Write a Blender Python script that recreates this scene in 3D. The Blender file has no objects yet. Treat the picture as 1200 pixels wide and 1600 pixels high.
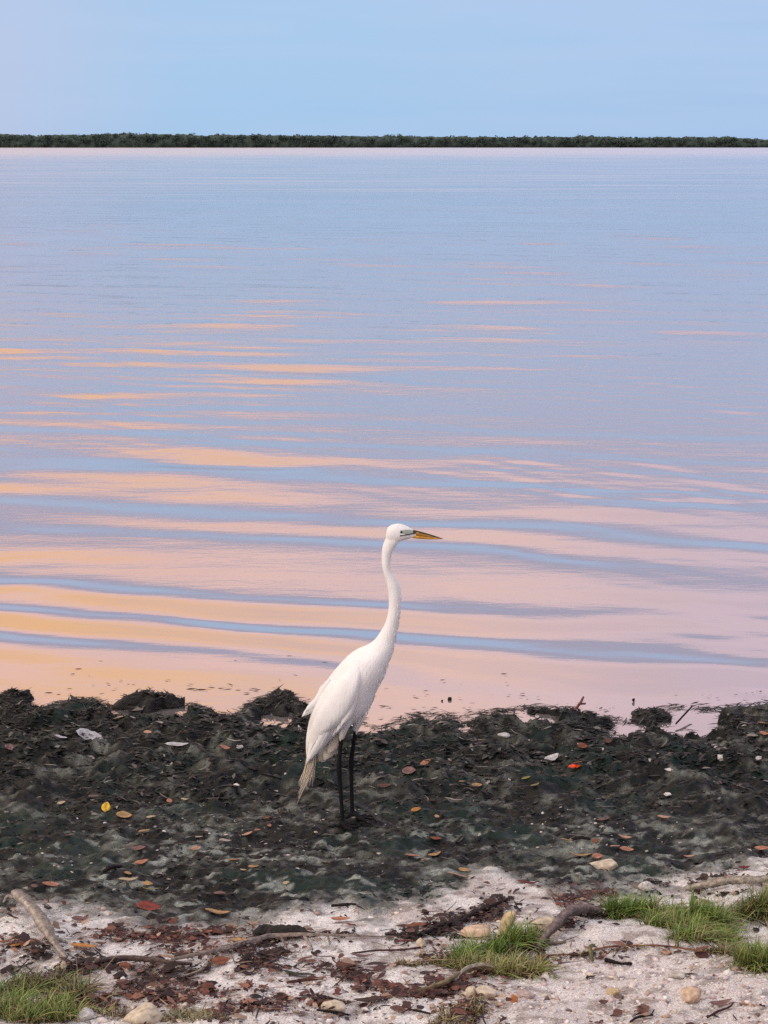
import bpy, bmesh, math, random
import numpy as np
from mathutils import Vector, Matrix, noise as mnoise

# ------------------------------------------------------------------ camera
scene = bpy.context.scene
CAM_H = 2.0
F_PX = 2800.0                       # focal length in pixels of a 1200 x 1600 picture
HORIZON = 224.0
PITCH = math.atan((800.0 - HORIZON) / F_PX)
cam_d = bpy.data.cameras.new("camera")
cam = bpy.data.objects.new("camera", cam_d)
scene.collection.objects.link(cam)
cam.location = (0, 0, CAM_H)
cam.rotation_euler = (math.pi / 2 - PITCH, 0, 0)
cam_d.sensor_fit = 'VERTICAL'
cam_d.sensor_height = 36.0
cam_d.sensor_width = 27.0
cam_d.lens = F_PX * 36.0 / 1600.0
cam_d.clip_start = 0.05
cam_d.clip_end = 9000
scene.camera = cam

# ------------------------------------------------------------------ view
vs = scene.view_settings
vs.view_transform = 'Standard'
vs.look = 'None'
vs.exposure = 0.0
vs.gamma = 1.0
vs.use_curve_mapping = False
scene.render.engine = 'CYCLES'
scene.cycles.max_bounces = 6
scene.cycles.use_denoising = False          # keep the fine texture; what grain is left suits a dusk photograph
scene.cycles.caustics_reflective = False
scene.cycles.caustics_refractive = False


def lin(r, g, b):
    def f(c):
        c /= 255.0
        return c / 12.92 if c <= 0.04045 else ((c + 0.055) / 1.055) ** 2.4
    return (f(r), f(g), f(b), 1.0)


# ------------------------------------------------------------------ world: dusk sky
SUN_EL = math.radians(24)
SUN_AZ = math.radians(-118)          # left of and behind the camera (0 = +Y, clockwise positive)
world = bpy.data.worlds.new("World")
scene.world = world
world.use_nodes = True
nt = world.node_tree
nt.nodes.clear()
N = nt.nodes.new
LK = nt.links.new
w_out = N('ShaderNodeOutputWorld')
w_bg = N('ShaderNodeBackground')
w_bg.inputs['Strength'].default_value = 0.1
LK(w_bg.outputs[0], w_out.inputs[0])
w_tc = N('ShaderNodeTexCoord')
w_sep = N('ShaderNodeSeparateXYZ')
LK(w_tc.outputs['Generated'], w_sep.inputs[0])


def wmath(op, a, b=None, c=None, clamp=False):
    n = N('ShaderNodeMath')
    n.operation = op
    n.use_clamp = clamp
    for i, v in enumerate((a, b, c)):
        if v is None:
            continue
        if isinstance(v, (int, float)):
            n.inputs[i].default_value = v
        else:
            LK(v, n.inputs[i])
    return n.outputs[0]


def wramp(fac, stops):
    n = N('ShaderNodeValToRGB')
    n.color_ramp.interpolation = 'EASE'
    els = n.color_ramp.elements
    while len(els) < len(stops):
        els.new(0.5)
    for e, (p, c) in zip(els, stops):
        e.position = p
        e.color = c
    LK(fac, n.inputs[0])
    return n.outputs[0]


def wmix(fac, a, b, mode='MIX'):
    n = N('ShaderNodeMix')
    n.data_type = 'RGBA'
    n.blend_type = mode
    n.clamp_result = False
    if isinstance(fac, (int, float)):
        n.inputs[0].default_value = fac
    else:
        LK(fac, n.inputs[0])
    for i, v in ((6, a), (7, b)):
        if isinstance(v, tuple):
            n.inputs[i].default_value = v
        else:
            LK(v, n.inputs[i])
    return n.outputs[2]


wx, wy, wz = w_sep.outputs
elev = wmath('MULTIPLY', wmath('ARCSINE', wz), 57.2958)
horiz = wmath('SQRT', wmath('ADD', wmath('MULTIPLY', wx, wx), wmath('MULTIPLY', wy, wy)))
side = wmath('DIVIDE', wx, wmath('MAXIMUM', horiz, 0.001))           # -1 left .. +1 right
side01 = wmath('MULTIPLY_ADD', side, 0.5, 0.5, clamp=True)

# soft horizontal cloud structure
w_map = N('ShaderNodeMapping')
w_map.inputs['Scale'].default_value = (3.0, 3.0, 16.0)
LK(w_tc.outputs['Generated'], w_map.inputs[0])
w_n1 = N('ShaderNodeTexNoise')
w_n1.inputs['Scale'].default_value = 1.6
w_n1.inputs['Detail'].default_value = 4.0
w_n1.inputs['Roughness'].default_value = 0.55
LK(w_map.outputs[0], w_n1.inputs['Vector'])
cl_noise = wmath('SUBTRACT', w_n1.outputs[0], 0.5)
elev_n = wmath('MULTIPLY_ADD', cl_noise, 6.0, elev)
w_n2 = N('ShaderNodeTexNoise')
w_n2.inputs['Scale'].default_value = 2.7
w_n2.inputs['Detail'].default_value = 5.0
LK(w_map.outputs[0], w_n2.inputs['Vector'])

low = wramp(side01, [(0.0, lin(192, 200, 230)), (0.39, lin(186, 203, 236)), (0.455, lin(166, 204, 241)),
                     (0.60, lin(168, 200, 239)), (1.0, lin(184, 194, 228))])
# a faint paler veil near the top of the visible strip
veil = wmath('MULTIPLY', wmath('MULTIPLY_ADD', elev, 0.14, -0.20, clamp=True),
             wmath('MULTIPLY_ADD', cl_noise, 3.0, 0.40, clamp=True))
low = wmix(veil, low, lin(192, 204, 238))
w_map3 = N('ShaderNodeMapping')
w_map3.inputs['Scale'].default_value = (5.0, 5.0, 70.0)
LK(w_tc.outputs['Generated'], w_map3.inputs[0])
w_n3 = N('ShaderNodeTexNoise')
w_n3.inputs['Scale'].default_value = 1.0
w_n3.inputs['Detail'].default_value = 5.0
LK(w_map3.outputs[0], w_n3.inputs['Vector'])
low = wmix(wmath('MULTIPLY_ADD', w_n3.outputs[0], 1.1, -0.42, clamp=True), low, lin(186, 208, 242))
cloud_hi = wramp(side01, [(0.0, lin(255, 188, 122)), (0.40, lin(255, 194, 126)), (0.46, lin(255, 199, 152)),
                          (0.51, lin(248, 203, 184)), (0.57, lin(226, 194, 196)), (0.63, lin(206, 188, 206)), (1.0, lin(196, 186, 208))])
cloud_lo = wramp(side01, [(0.0, lin(252, 198, 176)), (0.42, lin(250, 200, 182)), (0.52, lin(244, 204, 196)),
                          (0.60, lin(222, 196, 206)), (1.0, lin(200, 188, 208))])
ch = N('ShaderNodeMapRange')
ch.interpolation_type = 'SMOOTHSTEP'
ch.inputs[1].default_value = 15.8
ch.inputs[2].default_value = 18.2
LK(elev_n, ch.inputs[0])
cloud = wmix(ch.outputs[0], cloud_lo, cloud_hi)
cloud = wmix(wmath('MULTIPLY_ADD', w_n2.outputs[0], 2.0, -0.86, clamp=True), cloud, lin(196, 178, 192))
cloud = wmix(1.0, cloud, (1.36, 1.36, 1.36, 1.0), 'MULTIPLY')
cf = N('ShaderNodeMapRange')
cf.interpolation_type = 'SMOOTHSTEP'
cf.inputs[1].default_value = 12.8
cf.inputs[2].default_value = 14.0
LK(elev_n, cf.inputs[0])
mv = N('ShaderNodeMapRange')                     # mauve undersides where the cloud deck begins
mv.interpolation_type = 'SMOOTHSTEP'
mv.inputs[1].default_value = 7.8
mv.inputs[2].default_value = 10.4
LK(wmath('MULTIPLY_ADD', wmath('SUBTRACT', w_n2.outputs[0], 0.5), 7.0, elev), mv.inputs[0])
low = wmix(wmath('MULTIPLY', mv.outputs[0], 0.88), low, lin(182, 176, 202))
skycol = wmix(cf.outputs[0], low, cloud)
hi = N('ShaderNodeMapRange')
hi.interpolation_type = 'SMOOTHSTEP'
hi.inputs[1].default_value = 32.0
hi.inputs[2].default_value = 68.0
LK(elev_n, hi.inputs[0])
skycol = wmix(hi.outputs[0], skycol, (1.22, 1.25, 1.32, 1.0))  # unseen zenith made brighter and cooler to whiten the bird and sand
skycol = wmix(1.0, skycol, (10.0, 10.0, 10.0, 1.0), 'MULTIPLY')
w_sky = N('ShaderNodeTexSky')
w_sky.sky_type = 'NISHITA'
w_sky.sun_disc = False
w_sky.sun_elevation = SUN_EL
w_sky.sun_rotation = SUN_AZ
skycol = wmix(0.92, w_sky.outputs[0], skycol)
LK(skycol, w_bg.inputs['Color'])

sun_d = bpy.data.lights.new("sun", 'SUN')
sun_d.energy = 1.45
sun_d.angle = math.radians(35)
sun_d.color = (1.0, 0.97, 0.94)
sun = bpy.data.objects.new("sun", sun_d)
scene.collection.objects.link(sun)
sd = Vector((math.sin(SUN_AZ) * math.cos(SUN_EL), math.cos(SUN_AZ) * math.cos(SUN_EL), math.sin(SUN_EL)))
sun.rotation_euler = sd.to_track_quat('Z', 'Y').to_euler()
sun.location = (-6, -4, 8)

# ------------------------------------------------------------------ helpers
rng = np.random.default_rng(11)
random.seed(5)
COL = scene.collection


def ray(px, py):
    """direction of the sight line through pixel (px, py) of the 1200 x 1600 picture"""
    u = (px - 600.0) / F_PX
    v = (800.0 - py) / F_PX
    c, s = math.cos(PITCH), math.sin(PITCH)
    return (u, c + v * s, -s + v * c)


def on_plane(px, py, z=0.0):
    d = ray(px, py)
    t = (z - CAM_H) / d[2]
    return d[0] * t, d[1] * t


def _hash(ix, iy, seed):
    h = (ix.astype(np.int64) * 374761393 + iy.astype(np.int64) * 668265263 + seed * 1442695041) & 0xFFFFFFFF
    h = ((h ^ (h >> 13)) * 1274126177) & 0xFFFFFFFF
    h = (h ^ (h >> 16)) & 0xFFFFFFFF
    return h.astype(np.float64) / 4294967295.0


def vnoise(x, y, seed=0):
    x = np.asarray(x, float)
    y = np.asarray(y, float)
    ix = np.floor(x)
    iy = np.floor(y)
    fx = x - ix
    fy = y - iy
    fx = fx * fx * fx * (fx * (fx * 6 - 15) + 10)
    fy = fy * fy * fy * (fy * (fy * 6 - 15) + 10)
    a = _hash(ix, iy, seed)
    b = _hash(ix + 1, iy, seed)
    c = _hash(ix, iy + 1, seed)
    d = _hash(ix + 1, iy + 1, seed)
    return (a * (1 - fx) + b * fx) * (1 - fy) + (c * (1 - fx) + d * fx) * fy


def fbm(x, y, octv=4, seed=0, gain=0.5):
    s = 0.0
    a = 1.0
    t = 0.0
    for i in range(octv):
        c, q = math.cos(0.7 * i + 0.3), math.sin(0.7 * i + 0.3)
        s = s + a * vnoise((x * c - y * q) * 2 ** i + 13.7 * i, (x * q + y * c) * 2 ** i - 7.3 * i, seed + i)
        t += a
        a *= gain
    return s / t


def sstep(a, b, x):
    t = np.clip((np.asarray(x, float) - a) / (b - a), 0, 1)
    return t * t * (3 - 2 * t)


def mesh_arrays(name, verts, faces, smooth=True, cols=None):
    """verts (n,3); faces: list of (k, int array (m,k)) groups"""
    me = bpy.data.meshes.new(name)
    verts = np.asarray(verts, np.float32)
    me.vertices.add(len(verts))
    me.vertices.foreach_set('co', verts.ravel())
    idx = np.concatenate([f.ravel() for k, f in faces]).astype(np.int32)
    tot = np.concatenate([np.full(len(f), k, np.int32) for k, f in faces])
    start = np.concatenate([[0], np.cumsum(tot)[:-1]]).astype(np.int32)
    me.loops.add(len(idx))
    me.loops.foreach_set('vertex_index', idx)
    me.polygons.add(len(tot))
    me.polygons.foreach_set('loop_start', start)
    me.polygons.foreach_set('loop_total', tot)
    me.update(calc_edges=True)
    if smooth:
        me.polygons.foreach_set('use_smooth', np.ones(len(tot), bool))
    if cols is not None:
        at = me.color_attributes.new('col', 'FLOAT_COLOR', 'POINT')
        c4 = np.ones((len(verts), 4), np.float32)
        c4[:, :3] = cols
        at.data.foreach_set('color', c4.ravel())
    return me


def link(name, me, mat=None, parent=None):
    o = bpy.data.objects.new(name, me)
    COL.objects.link(o)
    if mat is not None and me is not None and len(me.materials) == 0:
        me.materials.append(mat)
    if parent is not None:
        o.parent = parent
    return o


def tag(o, label=None, cat=None, group=None, kind=None):
    if label:
        o['label'] = label
    if cat:
        o['category'] = cat
    if group:
        o['group'] = group
    if kind:
        o['kind'] = kind
    return o


def empty(name, loc):
    o = bpy.data.objects.new(name, None)
    o.empty_display_size = 0.05
    COL.objects.link(o)
    o.location = loc
    return o


# ------------------------------------------------------------------ materials
def new_mat(name):
    m = bpy.data.materials.new(name)
    m.use_nodes = True
    t = m.node_tree
    b = t.nodes['Principled BSDF']
    return m, t, b


def attr_mat(name, rough=0.8, spec=0.25, var=0.35, nscale=120.0, bump=0.0, bscale=400.0):
    """base colour from the mesh's own colours, mottled by noise"""
    m, t, b = new_mat(name)
    a = t.nodes.new('ShaderNodeAttribute')
    a.attribute_name = 'col'
    tc = t.nodes.new('ShaderNodeTexCoord')
    n = t.nodes.new('ShaderNodeTexNoise')
    n.inputs['Scale'].default_value = nscale
    n.inputs['Detail'].default_value = 4
    t.links.new(tc.outputs['Object'], n.inputs['Vector'])
    mr = t.nodes.new('ShaderNodeMapRange')
    mr.inputs[1].default_value = 0.3
    mr.inputs[2].default_value = 0.7
    mr.inputs[3].default_value = 1 - var
    mr.inputs[4].default_value = 1 + var
    t.links.new(n.outputs[0], mr.inputs[0])
    mx = t.nodes.new('ShaderNodeMix')
    mx.data_type = 'RGBA'
    mx.blend_type = 'MULTIPLY'
    mx.inputs[0].default_value = 1
    t.links.new(a.outputs['Color'], mx.inputs[6])
    t.links.new(mr.outputs[0], mx.inputs[7])
    t.links.new(mx.outputs[2], b.inputs['Base Color'])
    b.inputs['Roughness'].default_value = rough
    b.inputs['Specular IOR Level'].default_value = spec
    if bump:
        n2 = t.nodes.new('ShaderNodeTexNoise')
        n2.inputs['Scale'].default_value = bscale
        n2.inputs['Detail'].default_value = 3
        t.links.new(tc.outputs['Object'], n2.inputs['Vector'])
        bp = t.nodes.new('ShaderNodeBump')
        bp.inputs['Strength'].default_value = bump
        bp.inputs['Distance'].default_value = 0.004
        t.links.new(n2.outputs[0], bp.inputs['Height'])
        t.links.new(bp.outputs[0], b.inputs['Normal'])
    return m


def plain_mat(name, c1, c2, rough=0.8, spec=0.25, scale=(60, 60, 60), bump=0.0, bdist=0.002, detail=5):
    """two colours mixed by stretched noise, with matching relief"""
    m, t, b = new_mat(name)
    tc = t.nodes.new('ShaderNodeTexCoord')
    mp = t.nodes.new('ShaderNodeMapping')
    mp.inputs['Scale'].default_value = scale
    t.links.new(tc.outputs['Object'], mp.inputs[0])
    n = t.nodes.new('ShaderNodeTexNoise')
    n.inputs['Scale'].default_value = 1.0
    n.inputs['Detail'].default_value = detail
    n.inputs['Roughness'].default_value = 0.6
    t.links.new(mp.outputs[0], n.inputs['Vector'])
    r = t.nodes.new('ShaderNodeValToRGB')
    r.color_ramp.elements[0].position = 0.33
    r.color_ramp.elements[1].position = 0.67
    r.color_ramp.elements[0].color = (*c1, 1)
    r.color_ramp.elements[1].color = (*c2, 1)
    t.links.new(n.outputs[0], r.inputs[0])
    t.links.new(r.outputs[0], b.inputs['Base Color'])
    b.inputs['Roughness'].default_value = rough
    b.inputs['Specular IOR Level'].default_value = spec
    if bump:
        bp = t.nodes.new('ShaderNodeBump')
        bp.inputs['Strength'].default_value = bump
        bp.inputs['Distance'].default_value = bdist
        t.links.new(n.outputs[0], bp.inputs['Height'])
        t.links.new(bp.outputs[0], b.inputs['Normal'])
    return m


M_ground = attr_mat('ground_mud_and_sand', 0.6, 0.22, 0.42, 230.0, 0.8, 300.0)
tg = M_ground.node_tree                       # the dark mud is wet, the pale sand dry
bwn = tg.nodes.new('ShaderNodeRGBToBW')
atn = [n_ for n_ in tg.nodes if n_.type == 'ATTRIBUTE'][0]
tg.links.new(atn.outputs['Color'], bwn.inputs[0])
for lo_v, hi_v, sock in ((0.5, 0.9, 'Roughness'), (0.20, 0.10, 'Specular IOR Level')):
    mrn = tg.nodes.new('ShaderNodeMapRange')
    mrn.inputs[1].default_value = 0.03
    mrn.inputs[2].default_value = 0.25
    mrn.inputs[3].default_value = lo_v
    mrn.inputs[4].default_value = hi_v
    tg.links.new(bwn.outputs[0], mrn.inputs[0])
    tg.links.new(mrn.outputs[0], tg.nodes['Principled BSDF'].inputs[sock])
M_litter = attr_mat('wrack_litter', 0.6, 0.2, 0.25, 150.0)
M_leaf = attr_mat('dead_leaf', 0.6, 0.3, 0.30, 90.0)
M_stone = attr_mat('stone', 0.85, 0.2, 0.22, 70.0, 0.5, 160.0)
M_shell = attr_mat('shell_bits', 0.6, 0.35, 0.18, 200.0)
M_grass = attr_mat('grass_blade', 0.6, 0.25, 0.2, 60.0)
M_wood = attr_mat('weathered_wood', 0.85, 0.2, 0.4, 110.0, 0.6, 220.0)
M_clump = attr_mat('seaweed_mound', 0.7, 0.25, 0.5, 90.0, 0.9, 180.0)
M_mangrove = attr_mat('mangrove_foliage', 0.9, 0.1, 0.3, 0.8)

# ------------------------------------------------------------------ terrain
WATER = -0.035
_shore_px = [(-900, 1100), (-300, 1108), (-60, 1104), (0, 1110), (30, 1122), (62, 1120), (85, 1100), (110, 1096), (150, 1094),
             (170, 1108), (196, 1112), (210, 1104), (262, 1104), (300, 1102), (335, 1118), (365, 1118), (395, 1098),
             (430, 1088), (462, 1092), (475, 1108), (500, 1112), (545, 1118), (575, 1136), (612, 1136), (632, 1120),
             (660, 1116), (690, 1120), (720, 1122), (760, 1114), (800, 1110), (850, 1106), (885, 1112), (925, 1122),
             (950, 1122), (985, 1128), (1003, 1126), (1030, 1112), (1052, 1104), (1085, 1106), (1110, 1112), (1135, 1108),
             (1155, 1104), (1180, 1104), (1215, 1104), (1320, 1112), (1500, 1100), (2100, 1112)]
_sx = np.array([on_plane(p, r, WATER)[0] for p, r in _shore_px])
_sy = np.array([on_plane(p, r, WATER)[1] for p, r in _shore_px])


def shore_y(x):
    x = np.asarray(x, float)
    return np.interp(x, _sx, _sy) + 0.05 * (vnoise(x * 9, x * 0 + 3.3, 77) - 0.5)


_py = np.array([-60, -8, 1.0, 2.5, 3.3, 3.7, 4.1, 4.5, 4.9, 5.2, 5.5, 5.9, 8.0])
_pz = np.array([1.2, 0.55, 0.40, 0.315, 0.255, 0.20, 0.13, 0.072, 0.026, 0.004, -0.002, -0.010, -0.012])
POOLS = []
for (px, row, rx, ry, depth) in [(238, 1107, 0.028, 0.05, 0.09), (268, 1111, 0.045, 0.06, 0.09), (432, 1127, 0.045, 0.075, 0.08),
                                 (838, 1127, 0.060, 0.055, 0.09), (820, 1124, 0.045, 0.03, 0.07),
                                 (1050, 1136, 0.055, 0.05, 0.09), (1074, 1124, 0.075, 0.09, 0.09), (25, 1112, 0.06, 0.05, 0.06)]:
    gx, gy = on_plane(px, row, WATER)
    POOLS.append((gx, gy - 0.02, rx * 1.45, ry * 1.9, depth * 1.3))


def base_z(y):
    return np.interp(y, _py, _pz)


# boundary mud -> sand (pixels on the ground), then in metres
def on_ground(px, row):
    z = 0.0
    for _ in range(12):
        x, y = on_plane(px, row, z)
        z = float(base_z(y))
    return x, y


_mud_px = [(-600, 1425), (0, 1428), (60, 1420), (120, 1424), (190, 1446), (250, 1438), (300, 1446), (350, 1436), (410, 1438), (470, 1425),
           (530, 1420), (600, 1424), (650, 1412), (690, 1400), (722, 1385), (735, 1358), (770, 1356), (815, 1374),
           (870, 1384), (905, 1396), (960, 1392), (1000, 1384), (1050, 1378), (1120, 1366), (1200, 1352), (1800, 1350)]
_mx = np.array([on_ground(p, r)[0] for p, r in _mud_px])
_my = np.array([on_ground(p, r)[1] for p, r in _mud_px])


def sand_amount(x, y):
    """0 on the dark mud, 1 on the pale sand"""
    b = np.interp(x, _mx, _my)
    w = (fbm(x * 8, y * 8, 3, 5) - 0.5) * 0.22 + (fbm(x * 34, y * 34, 3, 6) - 0.5) * 0.16
    return sstep(-0.13, 0.09, b - y + w)


def ridged(x, y, octv, seed):
    s = 0
    a = 1.0
    t = 0
    for i in range(octv):
        n = 1 - np.abs(2 * vnoise(x * 2 ** i + 5.1 * i, y * 2 ** i + 9.2 * i, seed + i) - 1)
        s = s + a * n
        t += a
        a *= 0.5
    return s / t


def ground_z(x, y, fine=True):
    x = np.asarray(x, float)
    y = np.asarray(y, float)
    d = shore_y(x) - y
    land = base_z(y)
    e = sstep(-0.01, 0.11, d)
    e2 = sstep(-0.02, 0.42, d)
    sub = WATER - 0.015 - 0.28 * np.clip(-d, 0, 3.0)
    z = sub * (1 - e) + ((WATER + 0.010) * (1 - e2) + land * e2) * e
    near = sstep(5.05, 5.65, y)
    mud = 1 - sand_amount(x, y)
    lum = fbm(x * 5.5, y * 7.0, 3, 21) - 0.5
    lum2 = fbm(x * 15, y * 19, 3, 31) - 0.5
    z = z + e * mud * (lum * (0.034 + 0.050 * near) + lum2 * (0.034 + 0.030 * near))
    # small heap at the water's edge
    z = z + e * 0.006 * np.exp(-((d - 0.16) / 0.11) ** 2) * (0.5 + fbm(x * 6, y * 3, 2, 8))
    # sand swells
    z = z + (1 - mud) * ((fbm(x * 3.2, y * 3.2, 2, 41) - 0.5) * 0.05 + (fbm(x * 16, y * 16, 2, 44) - 0.5) * 0.012)
    for gx, gy, rx, ry, dp in POOLS:
        q = ((x - gx) / rx) ** 2 + ((y - gy) / ry) ** 2 + (vnoise(x * 40, y * 40, 3) - 0.5) * 0.7
        z = z - dp * (1 - sstep(0.55, 1.5, q)) * sstep(-0.3, 0.02, d + 0.25)
    # low swell of sand at the right, hollow at the left
    hx, hy = on_ground(960, 1468)
    z = z + 0.030 * np.exp(-(((x - hx) / 0.16) ** 2 + ((y - hy) / 0.13) ** 2))
    if fine:
        z = z + e * mud * ((fbm(x * 55, y * 62, 3, 61) - 0.5) * 0.018 + (ridged(x * 22, y * 30, 2, 67) - 0.5) * 0.022 * (0.35 + 0.65 * near))
        z = z + (1 - mud) * (fbm(x * 75, y * 75, 2, 63) - 0.5) * 0.005
    return z


def hit(px, row):
    """where the sight line of a pixel meets the real ground"""
    d = ray(px, row)
    ts = np.linspace(3.0, 8.5, 1400)
    X = d[0] * ts
    Y = d[1] * ts
    Z = CAM_H + d[2] * ts
    g = np.maximum(ground_z(X, Y), WATER)
    below = np.nonzero(Z <= g)[0]
    i = below[0] if len(below) else len(ts) - 1
    return float(X[i]), float(Y[i]), float(g[i]), 1.0 / float(ts[i]) * F_PX     # x, y, z, pixels per metre


def spaced(lo, hi, step, far_lo, far_hi, grow=1.18):
    mid = list(np.arange(lo, hi + step / 2, step))
    a = []
    p, s = lo, step
    while p > far_lo:
        s *= grow
        p -= s
        a.append(p)
    b = []
    p, s = mid[-1], step
    while p < far_hi:
        s *= grow
        p += s
        b.append(p)
    return np.array(a[::-1] + mid + b)


gxs = spaced(-1.65, 1.65, 0.0065, -70, 70)
gys = spaced(2.75, 6.65, 0.0065, -40, 14)
GX, GY = np.meshgrid(gxs, gys)
GZ = ground_z(GX, GY)
nyg, nxg = GX.shape
ii = np.arange(nyg * nxg).reshape(nyg, nxg)
quads = np.stack([ii[:-1, :-1], ii[:-1, 1:], ii[1:, 1:], ii[1:, :-1]], -1).reshape(-1, 4)
S = sand_amount(GX, GY)
f1 = fbm(GX * 7, GY * 9, 4, 101)
f2 = fbm(GX * 26, GY * 34, 3, 107)
f3 = fbm(GX * 4, GY * 5, 3, 113)


def C(*rgb):
    return np.array(rgb, float)


def mixc(a, b, t):
    return a * (1 - t[..., None]) + b * t[..., None]


mud_c = mixc(C(0.010, 0.0115, 0.0115) * np.ones(GX.shape + (3,)), C(0.175, 0.166, 0.152), sstep(0.46, 0.70, f1 * 0.5 + f2 * 0.5))
mud_c = mixc(mud_c, C(0.013, 0.032, 0.027), sstep(0.50, 0.62, f3) * 0.8)
mud_c = mixc(mud_c, C(0.010, 0.010, 0.012), sstep(0.56, 0.72, fbm(GX * 11, GY * 14, 3, 131)) * 0.8)
mud_c = mixc(mud_c, C(0.42, 0.41, 0.39), sstep(0.60, 0.74, fbm(GX * 18, GY * 24, 3, 137)) * 0.75 * sstep(5.5, 4.6, GY))
mud_c = mud_c * C(0.74, 0.84, 0.81) * (0.38 + 1.1 * fbm(GX * 60, GY * 70, 2, 149))[..., None]
sand_c = mixc(C(0.71, 0.705, 0.69) * np.ones(GX.shape + (3,)), C(0.52, 0.485, 0.46), sstep(0.4, 0.7, f1))
# pinkish shell sand low in the picture on the right
pk = sstep(0.15, 0.45, GX) * sstep(4.05, 3.75, GY)
sand_c = mixc(sand_c, C(0.62, 0.585, 0.565), pk * 0.8)
sand_c = mixc(sand_c, C(0.20, 0.16, 0.145), sstep(0.54, 0.72, f2) * 0.65)
gcol = mixc(mud_c, sand_c, S)
# damp dark rim between mud and sand keeps some green-grey film on the sand
gcol = mixc(gcol, C(0.12, 0.135, 0.12), np.clip(1 - np.abs(S - 0.5) * 2, 0, 1) * 0.5)
me = mesh_arrays('beach', np.stack([GX, GY, GZ], -1).reshape(-1, 3), [(4, quads)], True, gcol.reshape(-1, 3))
beach = link('beach', me, M_ground)
beach['kind'] = 'structure'

# ------------------------------------------------------------------ water
_rows = [(647, -.9), (672, .9), (688, -.6), (702, .6), (722, -.7), (740, -.9), (779, 1.1), (802, -1), (820, .7), (842, -1), (878, 1.0),
         (910, -.85), (933, .9), (965, -1.1), (1003, 1.0), (1040, -1.15), (1080, .4), (1110, 0.0)]
_pp = []
for r, s in _rows:
    gx, gy = on_plane(300, r, WATER)
    _pp.append((gy + 0.27 * gx, s))
_pp.sort()
_pg = np.linspace(4.0, 16.0, 2400)
_slope = np.interp(_pg, [p for p, s in _pp], [s for p, s in _pp], left=0, right=0)
_ker = np.hanning(25)
_slope = np.convolve(_slope, _ker / _ker.sum(), 'same')
_k2 = np.hanning(420)
_slope = _slope - np.convolve(_slope, _k2 / _k2.sum(), 'same')
_prof = np.cumsum(_slope) * (_pg[1] - _pg[0])
_k3 = np.hanning(500)
_prof = _prof - np.convolve(_prof, _k3 / _k3.sum(), 'same')
WAVES = []
for i in range(26):
    lam = 0.42 * (4.2 ** (i / 25.0))
    ang = math.radians(-13 + rng.normal(0, 12))
    WAVES.append((2 * math.pi / lam * -math.sin(ang), 2 * math.pi / lam * math.cos(ang), rng.uniform(0, 6.28), lam))


def water_z(x, y):
    s3 = math.tan(math.radians(3.0)) * (1 - 0.22 * sstep(8.3, 11.0, y))
    warp = (fbm(x * 0.6, y * 0.8, 3, 301) - 0.5) * 0.75
    p = y + 0.27 * x + warp
    calm = sstep(6.15, 6.85, y)
    grp = (0.5 + 1.05 * fbm(x * 0.8 + 4, y * 1.3, 3, 305)) * (1 - 0.45 * sstep(0.3, 1.6, x))
    z = np.interp(p, _pg, _prof) * s3 * grp * calm
    far = sstep(9.0, 14.0, y)
    right = sstep(0.2, 1.6, x) * (1 - far)
    g2 = (0.22 + 1.05 * sstep(0.35, 0.7, fbm(x * 0.22 + 9, y * 0.25, 3, 311))) * (0.3 + 1.3 * sstep(0.3, 0.7, fbm(x * 0.7 + 3, y * 1.1, 2, 313)))
    acc = 0
    for kx, ky, ph, lam in WAVES:
        acc = acc + math.tan(math.radians(0.52)) * lam / 6.283 * np.sin(kx * x + ky * y + ph + 1.5 * warp)
    z = z + acc * (0.34 + 0.52 * far + 0.30 * right) * g2 * calm * np.clip(1.6 - y / 60.0, 0.25, 1)
    rp = 0
    for kx, ky, ph, lam in WAVES[::2]:
        rp = rp + math.tan(math.radians(0.75)) * lam * 0.3 / 6.283 * np.sin(3.3 * (kx * 1.7 * x + ky * y) + ph * 3 + 5 * warp)
    patch = sstep(0.45, 0.7, fbm(x * 0.45 + 2, y * 0.5, 3, 317)) * 0.9 + 0.20
    z = z + rp * calm * patch * (0.24 + 0.76 * np.maximum(sstep(-0.4, 1.3, x), sstep(10.5, 15.0, y))) * np.clip(1.4 - y / 30.0, 0, 1)
    return WATER + z


wys = [4.9]
while wys[-1] < 70:
    wys.append(wys[-1] * (1.0036 if wys[-1] < 24 else 1.0055))
while wys[-1] < 890:
    wys.append(wys[-1] * 1.05)
wys += [915.0]
wys = np.array(wys)
inner = np.linspace(-1, 1, 321)
so = np.array([1.15, 1.4, 2.0, 3.0])
ucols = np.concatenate([-so[::-1], inner, so])
WX = np.zeros((len(wys), len(ucols)))
for r, y in enumerate(wys):
    hw = 0.29 * y + 0.55
    WX[r] = ucols * hw
    WX[r, :4] = -(so[::-1] - 1) * (40 + 0.8 * y) - hw
    WX[r, -4:] = (so - 1) * (40 + 0.8 * y) + hw
WY = np.repeat(wys[:, None], len(ucols), 1)
WZ = water_z(WX, WY)
WZ[WY > 75] = WATER
ii = np.arange(WX.size).reshape(WX.shape)
quads = np.stack([ii[:-1, :-1], ii[:-1, 1:], ii[1:, 1:], ii[1:, :-1]], -1).reshape(-1, 4)
me = mesh_arrays('water', np.stack([WX, WY, WZ], -1).reshape(-1, 3), [(4, quads)], True)

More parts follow.
